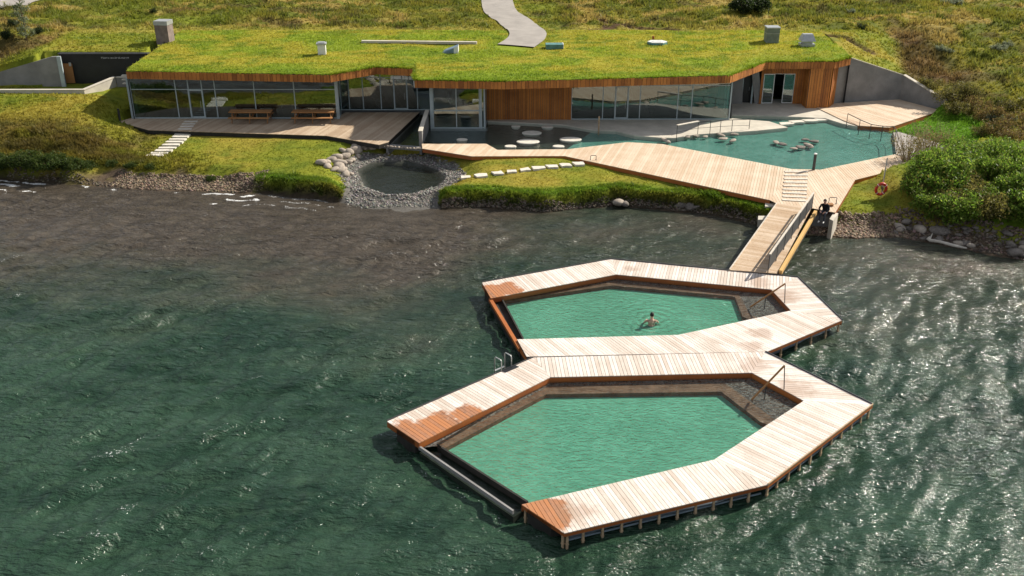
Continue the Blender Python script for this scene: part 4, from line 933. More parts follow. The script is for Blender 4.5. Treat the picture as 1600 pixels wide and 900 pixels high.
p = on_roof(1028, 71); m = MB(); hx = [(-.78, .3), (-.45, -.25), (.4, -.28), (.8, .25), (.45, .8), (-.4, .82)]; m.prism([(p.x + a, p.y + b + .25) for a, b in hx], p.z - .1, p.z + .16, mi=0); m.prism([(p.x + a * .97, p.y + .25 + .27 + (b - .27) * .97) for a, b in hx], p.z + .16, p.z + .22, mi=1); m.prism([(p.x + a * .62, p.y + .25 + .27 + (b - .27) * .6) for a, b in hx], p.z + .2, p.z + .235, mi=2); rchild('skylight', m, [plain('teal_curb', (.10, .25, .26), .5), M_white, plain('opal_dome', (.60, .60, .57), .3)])
p = on_roof(1021, 63); m = MB(); m.tube([(p.x, p.y + .2, p.z - .1), (p.x, p.y + .2, p.z + .3)], .09, 8); rchild('vent_pipe', m, M_rust)
a, b = on_roof(565, 67.5), on_roof(745, 69.5); m = MB(); m.beam((a.x, a.y + .15, a.z + .10), (b.x, b.y + .15, b.z + .10), .30, .18); rchild('parapet_strip', m, M_concl)

# ------------------------------------------------------------------ concrete walls
def wallthing(name, label, top, base_z, th, mats, capw=.04, cap=True):
    """top: list of (x, y, z)"""
    t = thing(name, label, 'wall', (top[0][0], top[0][1], base_z))
    m = MB()
    for i in range(len(top) - 1):
        a, b = top[i], top[i + 1]; u = unit((b[0] - a[0], b[1] - a[1])); n = (-u[1], u[0])
        q = [(a[0], a[1]), (b[0], b[1]), (b[0] + n[0] * th, b[1] + n[1] * th), (a[0] + n[0] * th, a[1] + n[1] * th)]
        za, zb = a[2], b[2]; f = lambda x, y, a=a, b=b: a[2] + (b[2] - a[2]) * max(0, min(1, ((x - a[0]) * (b[0] - a[0]) + (y - a[1]) * (b[1] - a[1])) / ((b[0] - a[0]) ** 2 + (b[1] - a[1]) ** 2)))
        m.prism(q, base_z, f)
        if cap:
            c = MB(); e = .03; q2 = [(a[0] - n[0] * e, a[1] - n[1] * e), (b[0] - n[0] * e, b[1] - n[1] * e), (b[0] + n[0] * (th + e), b[1] + n[1] * (th + e)), (a[0] + n[0] * (th + e), a[1] + n[1] * (th + e))]
            c.prism(q2, f, lambda x, y, f=f: f(x, y) + capw + .02); c.build('coping', M_concl, t)
    m.build('wall_face', mats, t); return t
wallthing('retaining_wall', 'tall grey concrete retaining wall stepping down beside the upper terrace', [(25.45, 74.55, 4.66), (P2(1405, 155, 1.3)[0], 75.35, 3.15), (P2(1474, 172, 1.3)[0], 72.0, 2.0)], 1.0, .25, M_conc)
q = lambda px, py, z: (*P2(px, py, z), z)
wl_y = 74.45
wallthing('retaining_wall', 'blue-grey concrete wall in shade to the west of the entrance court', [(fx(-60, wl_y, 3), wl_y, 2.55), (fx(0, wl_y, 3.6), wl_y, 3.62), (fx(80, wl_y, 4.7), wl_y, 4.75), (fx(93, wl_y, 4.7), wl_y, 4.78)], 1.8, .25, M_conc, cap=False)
MBc = MB().beam((fx(95, wl_y, 4), wl_y - .05, 2.0), (fx(95, wl_y, 4), wl_y - .05, 4.80), .14, .3).build('wall_lit_edge', M_alu)  # pale colour stands in for sunlight on the wall's end edge
tag(MBc, 'thin pale edge of the shaded court wall, coloured as if sunlit', 'post')
fw = wallthing('parapet_wall', 'low concrete parapet with a sunlit return below the dark entrance front', [(fx(-120, 71.6, 3), 71.6, 2.86), (fx(131, 71.6, 3), 71.6, 2.90), (fx(180, 74.3, 3.3), 74.3, 3.24)], 1.4, .22, M_concl)
wallthing('parapet_wall', 'short grey wall joining the entrance parapet to the glazed corner', [(fx(180, 74.3, 3.3) + .05, 74.27, 3.22), (XL + .05, 74.2, 3.22)], 1.1, .2, M_conc)
fin = wallthing('fin_wall', 'short concrete fin wall standing between the timber terrace and the bay window', [(*P2(660, 224, 1.2), 2.0), (xe - .35, YC + .3, 2.35)], 0.4, .22, M_conc)
wallthing('channel_wall', 'dark concrete wall under the edge of the shaded terrace above the stream', [(*P2(606, 223, 1.2), 1.22), (*P2(657, 175, 1.2), 1.22)], 0.2, .15, M_conc, cap=False)
# dark entrance front with an unreadable line of pale lettering
ef = thing('entrance_front', 'black entrance front under the turf edge with a line of small pale lettering', 'facade', (-32, 75.5, 2.5))
xs0, xs1 = fx(95, 75.55, 4), XL + .1
MB().beam((xs0, 75.6, 3.65), (xs1, 75.6, 3.65), .2, 2.4).build('wall_face', M_black, ef)
MB().beam((xs0, 75.45, 4.80), (xs1, 75.45, 4.80), .3, .08).build('roof_edge', M_steel, ef)
MB().beam((fx(102, 75.4, 3), 75.42, 3.3), (fx(116, 75.4, 3), 75.42, 3.3), .05, 1.5).build('timber_panel', M_pic, ef)
MB().beam((fx(111, 75.3, 3), 75.36, 4.0), (fx(114.5, 75.3, 3), 75.36, 4.0), .05, .28).build('wall_lamp', M_galv, ef)
m = MB(); xv = fx(157, 75.3, 4.5); x_end = fx(200, 75.3, 4.5)
while xv < x_end:
    h = random.choice((.09, .09, .13)); wv = random.uniform(.05, .09); m.box((xv, 75.48, 4.42 + h / 2), (.018, .02, h)); m.box((xv + wv / 2, 75.48, 4.42 + random.choice((.01, .05, .085))), (wv, .018, .018))
    if random.random() < .5: m.box((xv + wv, 75.48, 4.42 + .045), (.018, .02, .09))
    xv += wv + random.choice((.05, .05, .06, .14))
m.build('lettering', M_white, ef)
for k in range(3): MB().beam((XL - .55, EAVE[0][1] + .5 + .02 * k, 4.35 - .28 * k), (XL + .05, EAVE[0][1] + .5, 4.35 - .28 * k), .3, .07).build('louvre', M_concl, bd)

# ------------------------------------------------------------------ grass and small growth (uncountable: stuff)
def tufts(name, x, y, z, col, h, w, lean=0.5, blades=3, parent=None):
    n = len(x); V = np.zeros((n, blades, 3, 3)); r = RNG
    for b in range(blades):
        a = r.random(n) * 6.283; px = x + (r.random(n) - .5) * w * 1.6; py = y + (r.random(n) - .5) * w * 1.6; hh = h * (0.6 + 0.8 * r.random(n)); la = r.random(n) * 6.283; ll = hh * lean * r.random(n)
        ca, sa = np.cos(a) * w / 2, np.sin(a) * w / 2
        V[:, b, 0] = np.stack([px - ca, py - sa, z - 0.03], 1); V[:, b, 1] = np.stack([px + ca, py + sa, z - 0.03], 1)
        V[:, b, 2] = np.stack([px + np.cos(la) * ll, py + np.sin(la) * ll, z + hh], 1)
    v = V.reshape(-1, 3); c = np.repeat(col * (0.84 + 0.32 * r.random((n, 1))), blades * 3, 0)
    if parent is not None: o = origin(parent); v = v - np.array([o.x, o.y, o.z])
    ob = link(name, npmesh(name, v, np.arange(len(v)).reshape(-1, 3), [M_grass], col=c), parent)
    return tag(ob, kind='stuff')
def scatter(n, x0, x1, y0, y1): return RNG.uniform(x0, x1, n), RNG.uniform(y0, y1, n)
# roof
x, y = scatter(52000, XL, XR, 66, YB - .3); ye = np.interp(x, EX, EY); k = (y > ye + .02) & (pdist(x, y, ROAD) > 1.55); x, y = x[k], y[k]; c = roof_col(x, y)
tufts('roof_grass', x, y, roof_z(x, y), c * 1.5, 0.05 + 0.08 * fbm(x * .5, y * .5, 5, 2), 0.07, 1.2, 2, roof)
f = RNG.random(5200) * (len(EAVE) - 1); i = f.astype(int); fr_ = f - i; ex = EX[i] + (EX[i + 1] - EX[i]) * fr_; ey = EY[i] + (EY[i + 1] - EY[i]) * fr_ + RNG.random(5200) * .15 - .03
tufts('eave_grass', ex, ey, np.full(5200, ZE - .02), roof_col(ex, ey) * np.array([1.4, 1.42, 1.2]), 0.06 + .22 * fbm(ex * 1.5, ey, 12, 2) ** 2, 0.06, 1.3, 3, roof)
# lawns and hill
def ok_ground(x, y):
    c, gw = ground_col(x, y); d = shore_d(x, y); z = height(x, y)
    k = (gw > RNG.random(len(x))) & (d > .15) & (z > .12)
    k &= ~((x > XL - .2) & (x < 25.3) & (y > 69.0) & (y < 82)) & ~inpoly(x, y, GPOOL) & ~inpoly(x, y, UPTER) & ~inpoly(x, y, LFTER)
    for pl in [s[0] for s in secs]: k &= ~inpoly(x, y, pl)
    k &= ~((x > -35.9) & (x < -28) & (y > 71.4) & (y < 75.8)); k &= ~inpoly(x, y, T([(1390, 203), (1404, 202), (1494, 229), (1472, 246), (1440, 258), (1396, 243)], 1.2))
    return k, c, z, d
x, y = scatter(60000, -40, 33, 50, 73); k, c, z, d = ok_ground(x, y); x, y, z, c, d = x[k], y[k], z[k], c[k], d[k]
edge = 1 - sstep(.6, 1.6, d); hw = heath_w(x, y, d); tufts('lawn_grass', x, y, z, c * 1.45, 0.06 + .08 * edge + .10 * hw, 0.07 + .03 * hw, 1.1)
x, y = scatter(90000, -62, 62, 64, 104); k, c, z, d = ok_ground(x, y); k &= ((y > 82) | (np.abs(x) > 26)); x, y, z, c, d = x[k], y[k], z[k], c[k], d[k]
hw = heath_w(x, y, d); n = fbm(x * .6, y * .7, 201, 3); tufts('heath_grass', x, y, z, c * (1.65 - .4 * n[:, None]), 0.12 + .24 * hw * sstep(.35, .7, n), 0.11, .9)
# long grass over the edge of the bank
bx = RNG.uniform(sx(395), sx(1205), 15000); by = np.interp(bx, SHX, SHY) + RNG.uniform(.0, 1.5, 15000); k, c, z, d = ok_ground(bx, by); bx, by, z, c = bx[k], by[k], z[k], c[k]
k = RNG.random(len(bx)) < .25 + .75 * sstep(.35, .62, fbm(bx * 1.6, by * 1.8, 207, 2)); bx, by, z, c = bx[k], by[k], z[k], c[k]; n = fbm(bx * 1.2, by * 1.1, 205, 3); tufts('bank_grass', bx, by, z, 1.25 * lerp3(c, [.07, .12, .01], .6 * n), .05 + .42 * n ** 2.5, .08, 1.4)
bx = RNG.uniform(sx(-60), sx(395), 9000); by = np.interp(bx, SHX, SHY) + RNG.uniform(2.2, 5.2, 9000); k, c, z, d = ok_ground(bx, by); k &= RNG.random(len(bx)) < (1 - sstep(sx(120), sx(330), bx)) * (1 - sstep(3.4, 5.4, d + 2 * (fbm(bx, by, 6, 2) - .5))); bx, by, z, c = bx[k], by[k], z[k], c[k]
tufts('bank_heather', bx, by, z, c * 1.1, .18, .09, 1.0)

# ------------------------------------------------------------------ shrubs and trees
ORD = ['first', 'second', 'third', 'fourth', 'fifth', 'sixth', 'seventh', 'eighth', 'ninth', 'tenth', 'eleventh']
def leaf_mesh(name, R, H, lobes, per, size, cols, seed, narrow=0.5, base=0.15):
    r = np.random.default_rng(seed); P_ = []; 
    for _ in range(lobes):
        a = r.random() * 6.283; rr = R * math.sqrt(r.random()) * .8; cz = H * (base + (0.85 - base) * r.random() * (1 - .45 * (rr / R) ** 2)); lr = R * r.uniform(.22, .42)
        u = r.normal(size=(per, 3)); u /= np.linalg.norm(u, axis=1)[:, None]; u *= (r.random(per) ** .45)[:, None] * lr
        P_.append(np.array([rr * math.cos(a), rr * math.sin(a), cz]) + u * np.array([1, 1, .85]))
    p = np.concatenate(P_); p = p[p[:, 2] > .03]; n = len(p)
    d1 = r.normal(size=(n, 3)); d1[:, 2] += .5; d1 /= np.linalg.norm(d1, axis=1)[:, None]; d2 = np.cross(d1, r.normal(size=(n, 3))); d2 /= np.linalg.norm(d2, axis=1)[:, None]
    s = size * (0.6 + .8 * r.random((n, 1))); v = np.stack([p - d1 * s * .5, p + d2 * s * narrow * .5, p + d1 * s * .5, p - d2 * s * narrow * .5], 1).reshape(-1, 3)
    cc = np.array(cols)[r.integers(0, len(cols), n)] * (0.65 + .7 * r.random((n, 1)))
    return npmesh(name, v, np.arange(n * 4).reshape(-1, 4), [M_leaf], col=np.repeat(cc, 4, 0))
def stem_mesh(name, R, H, n, seed, rad=.02, mat=None, spread=.8, kids=0):
    r = random.Random(seed); m = MB()
    for _ in range(n):
        a = r.random() * 6.283; q = R * spread * r.random() ** .5; h = H * r.uniform(.6, .98); x, y = q * math.cos(a), q * math.sin(a)
        pts = [(x * .15, y * .15, -.1), (x * .5 + r.uniform(-.05, .05), y * .5, h * .5), (x, y, h)]; m.tube(pts, [rad, rad * .7, rad * .25], 5)
        for _k in range(kids):
            t = r.uniform(.4, .95); b = Vector(pts[1]).lerp(Vector(pts[2]), max(0, (t - .5) * 2)); m.tube([tuple(b), (b.x + r.uniform(-.3, .3), b.y + r.uniform(-.3, .3), b.z + r.uniform(.1, .4))], [rad * .4, rad * .15], 4)
    me = bpy.data.meshes.new(name); me.from_pydata(m.v, [], m.f); me.materials.append(mat or M_stem); me.update(); return me
GREEN = [(.12, .22, .022), (.19, .31, .035), (.08, .14, .02), (.27, .36, .055), (.16, .19, .04)]
OLIVE = [(.17, .155, .035), (.12, .125, .028), (.22, .19, .055), (.09, .08, .025)]
BROWN = [(.17, .11, .04), (.21, .145, .055), (.12, .09, .03)]
SILV = [(.20, .23, .14), (.26, .29, .19), (.14, .17, .10)]
DARK = [(.018, .035, .010), (.028, .048, .012), (.04, .06, .015)]
SH = {}
for nm, cols, R, H, lob, per, sz, nar in (('green', GREEN, 1.1, 1.45, 36, 95, .155, .34), ('green2', GREEN[:3] + OLIVE[:1], .95, 1.15, 32, 95, .145, .36), ('olive', OLIVE, 1.15, 1.2, 24, 95, .12, .5), ('brown', BROWN + OLIVE[:1], 1.15, 1.1, 22, 95, .11, .5), ('silver', SILV, .9, .8, 16, 90, .12, .5), ('dark', DARK, 1.35, 1.7, 30, 110, .16, .5), ('moss', [(.05, .085, .015), (.035, .06, .012), (.075, .10, .02)], 1.5, 1.1, 34, 110, .15, .5)):
    SH[nm] = (leaf_mesh('foliage', R, H, lob, per, sz, cols, len(SH) + 300, nar, .12), stem_mesh('stem', R, H * .8, 9, len(SH) + 1))
def shrub(px, py, kind, s, label, group, cat='shrub', dz=0.0):
    p = PT(px, py); o = thing('shrub', label, cat, (p.x, p.y, GZ(p.x, p.y) - .05 + dz), group); o.scale = (s * random.uniform(.9, 1.15), s * random.uniform(.9, 1.15), s * random.uniform(.85, 1.15)); o.rotation_euler.z = random.random() * 6.28
    link('foliage', SH[kind][0], o); link('stem', SH[kind][1], o); return o
random.seed(21)
for row, (py, x0, x1, st) in enumerate(((250, 1506, 1640, 33), (268, 1470, 1650, 36), (287, 1440, 1650, 35), (306, 1436, 1650, 36), (325, 1440, 1650, 37), (343, 1462, 1650, 40))):
    px = x0; num = 0; rown = ('uppermost row', 'second row from the top', 'third row from the top', 'third row from the bottom', 'second row from the bottom', 'lowest row')[row]
    while px < x1:
        q = px + random.uniform(-8, 8); kd = random.choice(('green', 'green2', 'green') if row < 3 or q > 1560 else ('green2', 'green', 'olive', 'green2'))
        shrub(q, py + random.uniform(-5, 5), kd, random.uniform(.9, 1.45) * (1.0 if row < 4 else .95), '%s thicket shrub, %s from the west in the %s' % ('dull olive' if kd == 'olive' else 'leafy green', ORD[num], rown), 'shrubs in the shore thicket'); px += st; num += 1
nk = {'olive': 0, 'brown': 0}
for px, py, kd, s in sorted(((1452, 140, 'olive', .8), (1478, 158, 'olive', 1.0), (1507, 150, 'olive', 1.05), (1492, 178, 'olive', .9), (1525, 172, 'brown', 1.0), (1545, 186, 'brown', .95), (1570, 172, 'olive', .9), (1598, 195, 'brown', 1.15), (1560, 208, 'brown', 1.05), (1585, 222, 'brown', 1.0), (1536, 213, 'olive', .8), (1620, 212, 'brown', 1.1), (1620, 170, 'olive', 1.1))):
    nk[kd] += 1
    shrub(px, py, kd, s, ('brownish heath shrub on the slope past the bright lawn, %s from the west' if kd == 'brown' else 'olive heath shrub near the low end of the retaining wall, %s from the west') % ORD[nk[kd] - 1], 'brown heath shrubs' if kd == 'brown' else 'olive heath shrubs')
ns = 0
for px, py, s in sorted(((1470, 80, .6), (1482, 82, .5), (1560, 78, .75), (1575, 72, .6), (1490, 6, 1.0), (1480, 7, .8), (1330, 20, .5), (1548, 186, .7), (1578, 190, .7))):
    ns += 1; shrub(px, py, 'silver', s, 'small silvery willow shrub on the rough hillside, %s from the west' % ORD[ns - 1], 'silvery willows on the hillside')
shrub(1160, 20, 'dark', 1.0, 'dark round bush at the top edge, western one of the pair on the hill', 'dark bushes on the hill'); shrub(1185, 18, 'dark', .95, 'dark round bush at the top edge, eastern one of the pair on the hill', 'dark bushes on the hill')
nd = 0
for px, py, s in sorted(((240, 20, .28), (1345, 45, .35), (20, 40, .4), (10, 60, .5), (60, 52, .35))):
    nd += 1; shrub(px, py, 'dark', s, 'low dark heath bush on the grassy hill behind the roof, %s from the west' % ORD[nd - 1], 'low dark bushes behind the roof')
for k, (px, py, s_) in enumerate(((-20, 262, .75), (8, 260, .72), (34, 257, .78), (60, 261, .7), (84, 259, .74), (110, 262, .6), (136, 262, .5), (176, 258, .32), (205, 260, .3), (236, 262, .28), (330, 281, .25))):
    shrub(px, py, 'moss', s_, 'low dark green bush on the western bank above the beach, %s from the west' % ORD[k], 'dark bushes on the western bank')
# twiggy, half bare shrubs on the terrace edge
for px, py, s, lb in ((1418, 258, 1.0, 'half-bare twiggy shrub with pale leaves at the terrace corner'), (1448, 250, 1.1, 'half-bare twiggy shrub behind the gravel apron beside the thicket')):
    p = P(px, py, 1.0); o = thing('shrub', lb, 'shrub', p); o.scale = (s,) * 3
    link('branch', stem_mesh('branch', 1.5, 2.3, 60, int(px), .018, M_twig, 1.0, 3), o)
    link('foliage', leaf_mesh('foliage', 1.5, 2.2, 20, 40, .11, [(.30, .22, .09), (.22, .19, .07), (.16, .15, .05)], int(py), .5, .3), o)
# slender young tree by the road
p = PT(42, 64); tr = thing('young_tree', 'slender young tree with grey-green leaves on the slope above the entrance', 'tree', (p.x, p.y, GZ(p.x, p.y) - .1))
m = MB(); m.tube([(0, 0, 0), (.05, 0, 1.2), (-.02, .05, 2.4), (.05, 0, 3.7)], [.07, .055, .035, .012], 7)
for k in range(16):
    z = .7 + k * .18; a = k * 2.4; L = .75 - .10 * abs(k - 5) * .5; m.tube([(0.02, 0, z), (L * .6 * math.cos(a), L * .6 * math.sin(a), z + .25), (L * math.cos(a), L * math.sin(a), z + .4)], [.022, .014, .006], 5)
me = bpy.data.meshes.new('trunk'); me.from_pydata(m.v, [], m.f); me.materials.append(M_stem); link('trunk', me, tr)
lv = leaf_mesh('crown', .85, 3.9, 34, 42, .15, SILV + [(.09, .12, .04), (.16, .18, .06)], 77, .5, .16); link('crown', lv, tr)

# ------------------------------------------------------------------ stones
import bmesh
def stone_mesh(seed, mat, sub=2, flat=.7, amp=.22):
    bm = bmesh.new(); bmesh.ops.create_icosphere(bm, subdivisions=sub, radius=1.0); r = np.random.default_rng(seed); D_ = r.normal(size=(9, 3)); D_ /= np.linalg.norm(D_, axis=1)[:, None]; O = r.uniform(.62, .95, 9); S = np.array([1, r.uniform(.65, .95), flat * r.uniform(.85, 1.1)])
    for v in bm.verts:
        c = np.array(v.co)
        for d_, o_ in zip(D_, O):
            e = c @ d_ - o_
            if e > 0: c = c - d_ * e * .85
        c = c * (1 + amp * .35 * math.sin(3.1 * c[0] + seed) * math.cos(2.7 * c[1] + seed * 2)) * S; v.co = c
    for f_ in bm.faces: f_.smooth = True
    me = bpy.data.meshes.new('stone'); bm.to_mesh(me); bm.free(); me.materials.append(mat); return me
ST = [stone_mesh(k, M_stone) for k in range(5)]; SD = [stone_mesh(k + 20, M_stoned) for k in range(5)]
def boulder(pos, s, lst, label, group, name='boulder', sink=.3, fl=1.0):
    o = link(name, random.choice(lst)); o.location = (pos[0], pos[1], pos[2] + s * (.62 - sink) * .8); o.scale = (s * random.uniform(.95, 1.35), s * random.uniform(.8, 1.05), s * random.uniform(.6, .95) * fl); o.rotation_euler = (random.uniform(-.15, .15), random.uniform(-.15, .15), random.random() * 6.28)
    return tag(o, label, 'boulder', group)
for a, b, s in ((410, 305, .62), (450, 328, .5), (475, 282, .5), (508, 276, .6), (515, 306, .62), (520, 335, .66), (556, 265, .52), (583, 240, .62), (600, 290, .42), (630, 232, .66), (664, 205, .58), (715, 208, .5), (546, 232, .45), (570, 300, .4), (488, 347, .45), (530, 355, .5), (562, 378, .48), (606, 213, .42), (622, 200, .38), (655, 195, .45), (690, 212, .38), (640, 262, .32), (595, 372, .3), (735, 203, .35), (440, 300, .4), (548, 345, .35)):
    p = PT(400 + a / 4, 180 + b / 4); boulder(p, s * .78, ST, 'rounded pale grey boulder in the row edging the small pond', 'boulders beside the pond')
for k in range(62):
    px = RNG.uniform(1395, 1640); py = np.interp(px, [1395, 1500, 1640], [346, 352, 372]) + RNG.uniform(0, 1) ** 1.2 * 36; p = PT(px, py)
    if p.z < .02: continue
    boulder((p.x, p.y, GZ(p.x, p.y)), RNG.uniform(.12, .34), SD + SD + ST[:1], 'dark weathered boulder on the rocky shore below the green thicket', 'boulders on the rocky shore')
nb = [0, 0]
for px, py, s in sorted(((1585, 398, .5), (1600, 394, .42), (1405, 358, .36), (1418, 352, .4), (1437, 362, .45), (1475, 352, .5), (1468, 366, .6), (968, 319, .5), (1065, 324, .45), (1078, 323, .55), (1088, 326, .4), (975, 321, .35))):
    nb[px > 1200] += 1; p = P(px, py, .12); boulder(p, s, SD + ST, ('flat wet stone at the foot of the grassy bank, %s from the west' if px < 1200 else 'larger boulder at the waterline of the rocky shore, %s from the west') % ORD[nb[px > 1200] - 1], 'stones at the waterline')
nb = 0
for px, py, s in sorted(((1212, 223, .5), (1222, 226, .45), (1258, 219, .5), (1272, 222, .55), (1262, 228, .6), (1250, 231, .55), (1240, 233, .45), (1267, 231, .35))):
    nb += 1; p = P(px, py, 1.14); boulder(p, s * .62, ST + SD, 'wet rock of the small island in the warm pool, %s from the west' % ORD[nb - 1], 'rocks of the pool island', sink=.45, fl=.55)
nb = 0
for px, py, s in sorted(((1040, 221, .6), (1074, 215, .5), (1088, 214, .45), (1102, 214.5, .4), (1126, 212, .5), (1148, 211, .45), (1130, 218, .55), (1144, 221, .5))):
    nb += 1; p = P(px, py, 1.14); boulder(p, s * .6, ST, 'rounded rock at the pool edge under the low railing, %s from the west' % ORD[nb - 1], 'rocks under the pool railing', sink=.4, fl=.7)
# shingle
def pebbles(name, x, y, z, s, col):
    n = len(x); B = np.array([(1, 0, 0), (0, 1, 0), (-1, 0, 0), (0, -1, 0), (0, 0, 1), (0, 0, -1)], float); Fo = np.array([(0, 1, 4), (1, 2, 4), (2, 3, 4), (3, 0, 4), (1, 0, 5), (2, 1, 5), (3, 2, 5), (0, 3, 5)])
    a = RNG.random(n) * 6.28; ca, sa = np.cos(a), np.sin(a); sc = s[:, None] * RNG.uniform(.6, 1.2, (n, 3)) * np.array([1, .8, .6])
    q = B[None] * sc[:, None] + RNG.uniform(-.25, .25, (n, 6, 3)) * s[:, None, None]; v = np.stack([q[..., 0] * ca[:, None] - q[..., 1] * sa[:, None] + x[:, None], q[..., 0] * sa[:, None] + q[..., 1] * ca[:, None] + y[:, None], q[..., 2] + z[:, None]], -1)
    F_ = (Fo[None] + (np.arange(n) * 6)[:, None, None]).reshape(-1, 3)
    t = link(name, npmesh(name, v.reshape(-1, 3), F_, [M_pebble], col=np.repeat(col, 6, 0))); tag(t, kind='stuff')
t_ = NT('pebble_stone'); M_pebble = t_.done(t_.bsdf(t_.attr('col', False), .8, .3).outputs[0])
def pcol(n, base): return np.array(base)[None] * RNG.uniform(.35, 1.9, (n, 1)) * RNG.uniform(.88, 1.12, (n, 3))
def strip(n, p0, p1, d0, d1):
    x = RNG.uniform(sx(p0, 330 if p0 < 1000 else 370), sx(p1, 330 if p1 < 1000 else 370), n); y = np.interp(x, SHX, SHY) + RNG.uniform(d0, d1, n); z = height(x, y); k = z > .02; return x[k], y[k], z[k]
x, y, z = strip(3800, 130, 392, .05, 2.0); pebbles('shingle', x, y, z, RNG.uniform(.04, .13, len(x)), pcol(len(x), (.15, .112, .078)))
x, y, z = strip(3600, 1262, 1420, .05, 2.3); pebbles('shingle', x, y, z, RNG.uniform(.05, .15, len(x)), pcol(len(x), (.16, .115, .08)))
x, y, z = strip(2200, 1420, 1640, .1, 3.0); pebbles('shingle', x, y, z, RNG.uniform(.05, .15, len(x)), pcol(len(x), (.12, .09, .07)))
x, y, z = strip(350, -60, 130, .05, .6); pebbles('shingle', x, y, z, RNG.uniform(.05, .12, len(x)), pcol(len(x), (.10, .08, .06)))
x, y, z = strip(2600, 690, 1200, -.1, .35); pebbles('shingle', x, y, np.maximum(z, 0.0), RNG.uniform(.05, .13, len(x)), pcol(len(x), (.10, .08, .06)))
x, y = scatter(15000, POND[0][0] - 3, POND[4][0] + 3, 54.5, 66); pd_ = pdist(x, y, POND, True); ii = inpoly(x, y, POND); d = shore_d(x, y)
k = (((~ii) & (pd_ < .65 + .6 * fbm(x, y, 4, 2))) | (ii & (pd_ < .25)) | ((d > -.2) & (d < 2.2) & (x > sx(545)) & (x < sx(690)) & ~ii)) & ~((x < sx(575)) & (y > 60.3) & (pd_ > 1.0)); x, y = x[k], y[k]; z = height(x, y)
pebbles('pond_shingle', x, y, z, RNG.uniform(.04, .12, len(x)), pcol(len(x), (.17, .16, .145)))
pw = sheet(grow(POND, .12), .25, 'pond_water', M_pond); tag(pw, kind='structure')
wr = MB(); wr.beam(P(592, 227.5, .9), P(660, 232.5, .9), .25, .25); o = wr.build('weir', M_conc); tag(o, 'low concrete weir sill where the stream enters the pebble pond', 'weir')
for k in range(11):
    f = k / 10; p = P(600 + 58 * f, 229 + 4.2 * f, 1.03); boulder((p.x, p.y, 1.02), random.uniform(.10, .16), ST, 'small pale stone on the weir sill, %s from the west' % ORD[k], 'stones on the weir', 'weir_stone')

# ------------------------------------------------------------------ stepping stones
def slab(px, py, w, d, rz, z, label, group, irr=.0, name='stepping_stone', h=.06):
    p = P(px, py, z) if z else PT(px, py); zz = z if z else GZ(p.x, p.y) + .05
    co, si = math.cos(rz), math.sin(rz); r = random.Random(int(px * 7)); q = [(a * w / 2 + r.uniform(-irr, irr), b * d / 2 + r.uniform(-irr, irr)) for a, b in ((-1, -1), (.1, -1.05), (1, -1), (1, 1), (0, 1.04), (-1, 1))]
    m = MB().prism([(p.x + a * co - b * si, p.y + a * si + b * co) for a, b in q], zz - .12, zz + h); o = m.build(name, M_slab, loc=(p.x, p.y, zz)); return tag(o, label, 'stepping stone', group)
for k, (px, py) in enumerate(((242, 244.5), (249, 241), (256, 237), (262, 232.8), (267.5, 228), (272.5, 223.5), (277.5, 219.5), (282, 215.4), (286.5, 211.5))):
    slab(px, py, 1.12, .34, .0, None, 'pale concrete slab, %s from the lake on the straight lawn path' % ORD[k], 'slabs of the straight lawn path', .03)
for k, (px, py) in enumerate(((289, 201.5), (292, 197.5), (295, 193.5), (298, 189.8))):
    slab(px, py, .95, .28, .0, 1.31, 'grey slab on the shaded terrace, %s from the lawn towards the glass door' % ORD[k], 'slabs on the shaded terrace', .02, h=.02)
for k, (px, py) in enumerate(((728.5, 278.5), (752, 275.8), (777, 272.3), (799.5, 269.3), (821, 266.8), (841.5, 264.3), (863, 261.8), (883, 259.6), (905, 257.3))):
    slab(px, py, .66, .52, .25, None, 'pale flagstone, %s from the pond on the path to the timber terrace' % ORD[k], 'flagstones from pond to terrace', .1)
for k, (px, py) in enumerate(((1229, 193), (1246, 190.3), (1266, 188.2), (1286, 186.6))):
    slab(px, py, 1.0, .55, .15, 1.17, 'wet slab crossing the pool channel, %s from the concrete pavement point' % ORD[k], 'slabs crossing the pool channel', .08, h=.03)
disc = [(722, 218, .30, 'by the bay window'), (797.5, 228.5, .32, 'nearest the narrow deck on the west'), (825, 221, .62, 'largest, in the middle of the dark basin'), (831, 207.5, .55, 'half sunk behind the largest one'), (855.5, 198, .34, 'farthest to the east under the larch wall'), (806, 197, .26, 'farthest to the west under the larch wall'), (872.5, 228.5, .32, 'by the narrow deck on the east'), (891.5, 217.5, .60, 'east of the largest one')]
for px, py, r_, w_ in disc:
    p = P(px, py, 1.2); m = MB(); m.lathe((p.x, p.y, 0), [(r_ * .8, 1.0), (r_ * .97, 1.13), (r_, 1.17), (r_, 1.20), (r_ * .93, 1.225)], 18, sx=1.25, sy=.9)
    o = m.build('water_stone', M_slab, smooth=False, loc=(p.x, p.y, .5)); tag(o, 'pale round stone in the dark basin, ' + w_, 'stepping stone', 'round stones in the dark basin')

